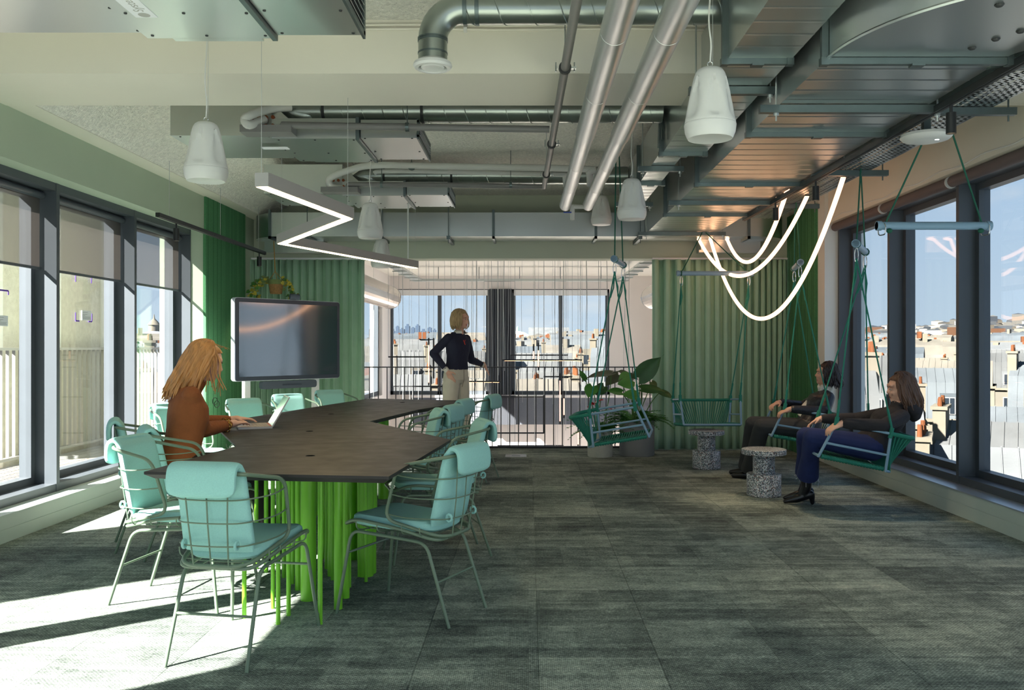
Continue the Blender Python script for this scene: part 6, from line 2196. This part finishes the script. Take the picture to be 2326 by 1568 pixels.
def building(x, y, ang, w, d, ztop, kind, label, detail=True):
    """ztop = cornice height; facade looks back at the room (local -y)"""
    zb = -27
    t = thing('building', label, 'building', (x, y, zb), ang, group='roofscape of pale stone houses')
    H = ztop - zb
    MB().box(-w / 2, w / 2, -d / 2, d / 2, 0, H).build('wall', 'city_wall', t)
    MB().box(-w / 2 - .15, w / 2 + .15, -d / 2 - .3, d / 2 + .2, H - .25, H).build('cornice', 'chimney', t)
    rh = random.uniform(2.4, 3.2) if kind == 0 else random.uniform(.8, 1.6)
    mansard(w - .4, d, rh, 1.1 if kind == 0 else d * .3, 'ribs').build('roof', ['city_roof', 'city_wall'], t, loc=(0, 0, H))
    if kind == 0:
        n = max(2, int(w / 3.4))
        for k in range(n):
            xx = -w / 2 + w * (k + .5) / n
            link(dorm_me, 'dormer', t, (xx, -d / 2 + .45, H + .3))
            wd = link(win_me, 'window', t, (xx, -d / 2 + .14, H + .35), (.9, 1, .72))
            link(pane_me, 'pane', wd, (0, 0, 0))
    nfl = 2
    n = max(2, int(w / 2.9))
    for q in range(nfl):
        for k in range(n):
            xx = -w / 2 + w * (k + .5) / n
            wd = link(win_me, 'window', t, (xx, -d / 2 + .02, H - 3.0 - 3.2 * q))
            link(pane_me, 'pane', wd, (0, 0, 0))
    for sx in (-1, 1):
        if random.random() < .8:
            cl = random.uniform(1.4, 3.4); cy = random.uniform(-d * .2, d * .2)
            ch = rh + random.uniform(.9, 1.9)
            st = MB().box(-.32, .32, -cl / 2, cl / 2, 0, ch).box(-.42, .42, -cl / 2 - .1, cl / 2 + .1, ch, ch + .18).build('chimney_stack', 'chimney', t, loc=(sx * (w / 2 - .35), cy, H))
            for k in range(int(cl / .42)):
                link(pot_me, 'chimney_pot', st, (random.uniform(-.06, .06), -cl / 2 + .25 + .42 * k, ch + .18), (1, 1, random.uniform(.5, 1.0)))
    return t
kinds = ('stone house with zinc mansard roof and dormers', 'stone house with low zinc roof and clay pots')
near = 0
for d0 in (25, 34, 44, 55, 67, 80, 94, 109, 125, 142):
    n = int(1.16 * d0 / 10.0) + 1
    for i in range(n):
        a = R(-34 + 69 * (i + .5) / n) + random.uniform(-.02, .02)
        dd = d0 + random.uniform(-2, 2)
        x, y = dd * math.sin(a), dd * math.cos(a)
        if y < 29 and abs(x) < 9 or (x < -3 and y < 30 and x > -9): continue
        if x < 0 and d0 < 40: continue
        w = min(10.5, 69 / 57.3 * dd / n * .80)
        zt = -5.6 + random.uniform(-2.4, 2.0) - (1.5 if d0 < 40 else 0) + .012 * dd
        k = 0 if random.random() < .6 else 1
        building(x, y, -a + random.uniform(-.06, .06), w, random.uniform(6.5, 7.8), zt, k, kinds[k] + (' across the street' if d0 < 60 else ' further off'))
        near += 1
# middle distance: one mesh each, four shapes
def block(w, d, H, seed):
    random.seed(seed)
    m = MB(); m.cur = 0
    m.box(-w / 2, w / 2, -d / 2, d / 2, 0, H)
    a = mansard(w, d, random.uniform(1.5, 3), 1.4)
    for k_, q_ in enumerate(a.f):
        m.cur = 1 if a.mi[k_] == 0 else 0
        m.add([(a.v[j][0], a.v[j][1], a.v[j][2] + H) for j in q_], [tuple(range(len(q_)))])
    m.cur = 2
    for k in range(3):
        x = random.uniform(-w / 2 + .5, w / 2 - .5); m.box(x - .4, x + .4, -2, 2, H, H + random.uniform(2.8, 4.2))
    m.cur = 3
    for k in range(2):
        for q in range(5):
            xx = -w / 2 + w * (q + .5) / 5; m.box(xx - .5, xx + .5, -d / 2 - .05, -d / 2 + .02, H - 3 - 3.2 * k, H - 1.2 - 3.2 * k)
    m.cur = 4
    for k in range(2):
        x = random.uniform(-w / 2 + .5, w / 2 - .5); m.box(x - .3, x + .3, -1.5, 1.5, H + 3.0, H + 4.2)
    return m.mesh('town_block', ['city_wall', 'city_roof', 'chimney', 'win_glass', 'chimney_pot'])
shapes = [block(15, 11, 24, 1), block(19, 12, 25, 2), block(12, 10, 22, 3), block(23, 13, 26, 4)]
random.seed(55)
rows = (158, 180, 203, 228, 255, 284, 315, 348, 384, 422, 462)
cnt = 0
for d0 in rows:
    n = int(1.2 * d0 / (24 + d0 * .01))
    for i in range(n):
        if cnt >= 296: break
        a = R(-35 + 71 * (i + .5) / n) + random.uniform(-.008, .008)
        deg = math.degrees(a)
        if -19.5 < deg < -9.8 or 9.5 < deg < 19: continue
        dd = d0 + random.uniform(-3, 3)
        if math.hypot(dd * math.sin(a) + 99.7, dd * math.cos(a) - 232) < 36: continue
        o = bpy.data.objects.new('town_block', random.choice(shapes)); C.objects.link(o)
        o.location = (dd * math.sin(a), dd * math.cos(a), -27.5 + rise(dd, a) + .012 * dd + random.uniform(-2.5, 2)); o.rotation_euler = (0, 0, -a + random.uniform(-.15, .15))
        tag(o, 'small pale town block with grey roof in the middle distance of the city', 'building', 'town blocks in the middle distance')
        cnt += 1
# far city as one mass of small blocks
vs, fs, cols = [], [], []
random.seed(66)
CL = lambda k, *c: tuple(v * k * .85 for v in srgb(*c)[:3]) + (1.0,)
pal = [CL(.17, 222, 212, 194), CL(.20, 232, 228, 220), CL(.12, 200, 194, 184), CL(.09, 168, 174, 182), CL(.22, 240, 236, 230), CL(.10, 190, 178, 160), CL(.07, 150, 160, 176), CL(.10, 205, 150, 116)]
d0 = 505.0
while d0 < 4200:
    wd = 7.5 + d0 * .0062
    n = int(1.25 * d0 / wd)
    for i in range(n):
        a = R(-36 + 72 * (i + random.random()) / n); dd = d0 * random.uniform(.97, 1.03)
        x, y = dd * math.sin(a), dd * math.cos(a)
        if abs(x - 8) < 50 and abs(y - 642) < 45: continue
        base = -27 + rise(dd, a)
        H = random.uniform(15, 29) * (1 + .4 * random.random() ** 6)
        w2, dp = wd * random.uniform(.25, .6), wd * random.uniform(.25, .5)
        c = random.choice(pal); rc = random.choice((pal[3], pal[6], pal[2]))
        k = len(vs)
        ca, sa = math.cos(-a), math.sin(-a)
        for z in (base, base + H):
            for (u, v) in ((-w2, -dp), (w2, -dp), (w2, dp), (-w2, dp)):
                vs.append((x + u * ca - v * sa, y + u * sa + v * ca, z))
        vs.append((x, y, base + H + wd * .12))
        for q, cc in (((0, 1, 5, 4), c), ((1, 2, 6, 5), c), ((3, 0, 4, 7), c), ((4, 5, 8), rc), ((5, 6, 8), rc), ((7, 4, 8), rc), ((6, 7, 8), rc)):
            fs.append(tuple(k + j for j in q)); cols.append(cc)
    d0 *= 1.032
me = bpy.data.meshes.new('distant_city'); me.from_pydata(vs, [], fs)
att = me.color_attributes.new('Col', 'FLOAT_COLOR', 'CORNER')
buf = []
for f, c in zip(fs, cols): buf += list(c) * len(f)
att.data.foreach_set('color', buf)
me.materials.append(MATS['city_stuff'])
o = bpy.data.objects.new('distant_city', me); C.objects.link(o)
tag(o, 'distant mass of pale city blocks up to the horizon', 'city', kind='stuff')
# landmarks
random.seed(12)
mat('tower_haze_blue', CL(.14, 150, 178, 215), .9, spec=.05)  # distance haze is put into the towers' blue colour
for k, (px, top, w) in enumerate(((903, 742, 8), (914, 748, 11), (926, 741, 11), (938, 745, 9), (949, 740, 10), (962, 752, 13), (976, 745, 10), (987, 750, 8), (894, 752, 7))):
    Y = 4300
    c = at(px, top, Y)
    t = tag(MB().box(c.x - w, c.x + w, Y - w, Y + w, -25, c.z).box(c.x - w * .5, c.x + w * .4, Y - w * .5, Y + w * .5, c.z, c.z + 4 + 3 * (k % 3)).build('office_tower', 'tower_haze_blue'), 'hazy blue office tower in the far cluster on the horizon', 'tower', 'office towers on the horizon')
Y = 640
c = at(1185, 772, Y)
t = thing('opera_house', 'large stone hall with a green copper dome and gabled roof on the skyline', 'building', (c.x, Y, -20))
MB().lathe([(13, 0), (12.5, 2), (10, 5), (5, 7.4), (1, 8.4), (.8, 11), (.01, 12)], (c.x - 3, Y, c.z - 2), 24).build('dome', mat('copper_green', srgb(128, 172, 150), .7), t, world=True, smooth=True)
MB().cyl((c.x - 3, Y, -20), (c.x - 3, Y, c.z - 2), 13.5, n=24).build('drum', 'chimney', t, world=True)
mg = mansard(30, 22, 5, 10); m = MB().add([(x + c.x + 20, y + Y + 4, z + c.z + 3) for x, y, z in mg.v], mg.f); m.build('gable_roof', 'city_roof', t, world=True)
MB().box(c.x + 5, c.x + 35, Y - 7, Y + 15, -20, c.z + 3).build('hall', 'chimney', t, world=True)
# domed church seen through the left windows
Y = 232
c = at(350, 770, Y)
t = thing('domed_church', 'domed church with a slate roof and pale lantern beyond the terrace', 'church', (c.x, Y, -20))
MB().lathe([(6.5, -8), (6.4, -4), (5.2, -1), (3, 1.2), (1.6, 2)], c, 20).build('dome', mat('slate', srgb(112, 122, 138), .6), t, world=True, smooth=True)
MB().lathe([(1.5, 1.8), (1.4, 3.6), (1.7, 3.7), (1.0, 4.6), (.25, 5.4), (.05, 6.6)], c, 12).build('lantern', 'chimney', t, world=True, smooth=True)
MB().box(c.x - 16, c.x + 12, Y - 7, Y + 9, -20, c.z - 7.2).build('nave_wall', 'chimney', t, world=True)
mg = mansard(28, 16, 4.5, 7); m = MB().add([(x + c.x - 2, y + Y + 1, z + c.z - 7.2) for x, y, z in mg.v], mg.f); m.build('nave_roof', 'slate', t, world=True)
# zinc dome among the right hand roofs
YD = 150
c = at(2149, 829, YD)
t = thing('round_zinc_dome', 'small round zinc dome on a roof beyond the right windows', 'dome', (c.x, YD, -12))
MB().lathe([(.95, -2.2), (1.0, -.8), (.9, .3), (.6, .8), (.2, 1.1), (.02, 1.2)], c, 20).build('dome', 'city_roof', t, world=True, smooth=True)
MB().cyl((c.x, YD, -12), (c.x, YD, c.z - 2.0), 1.05, n=16).build('drum', 'chimney', t, world=True)
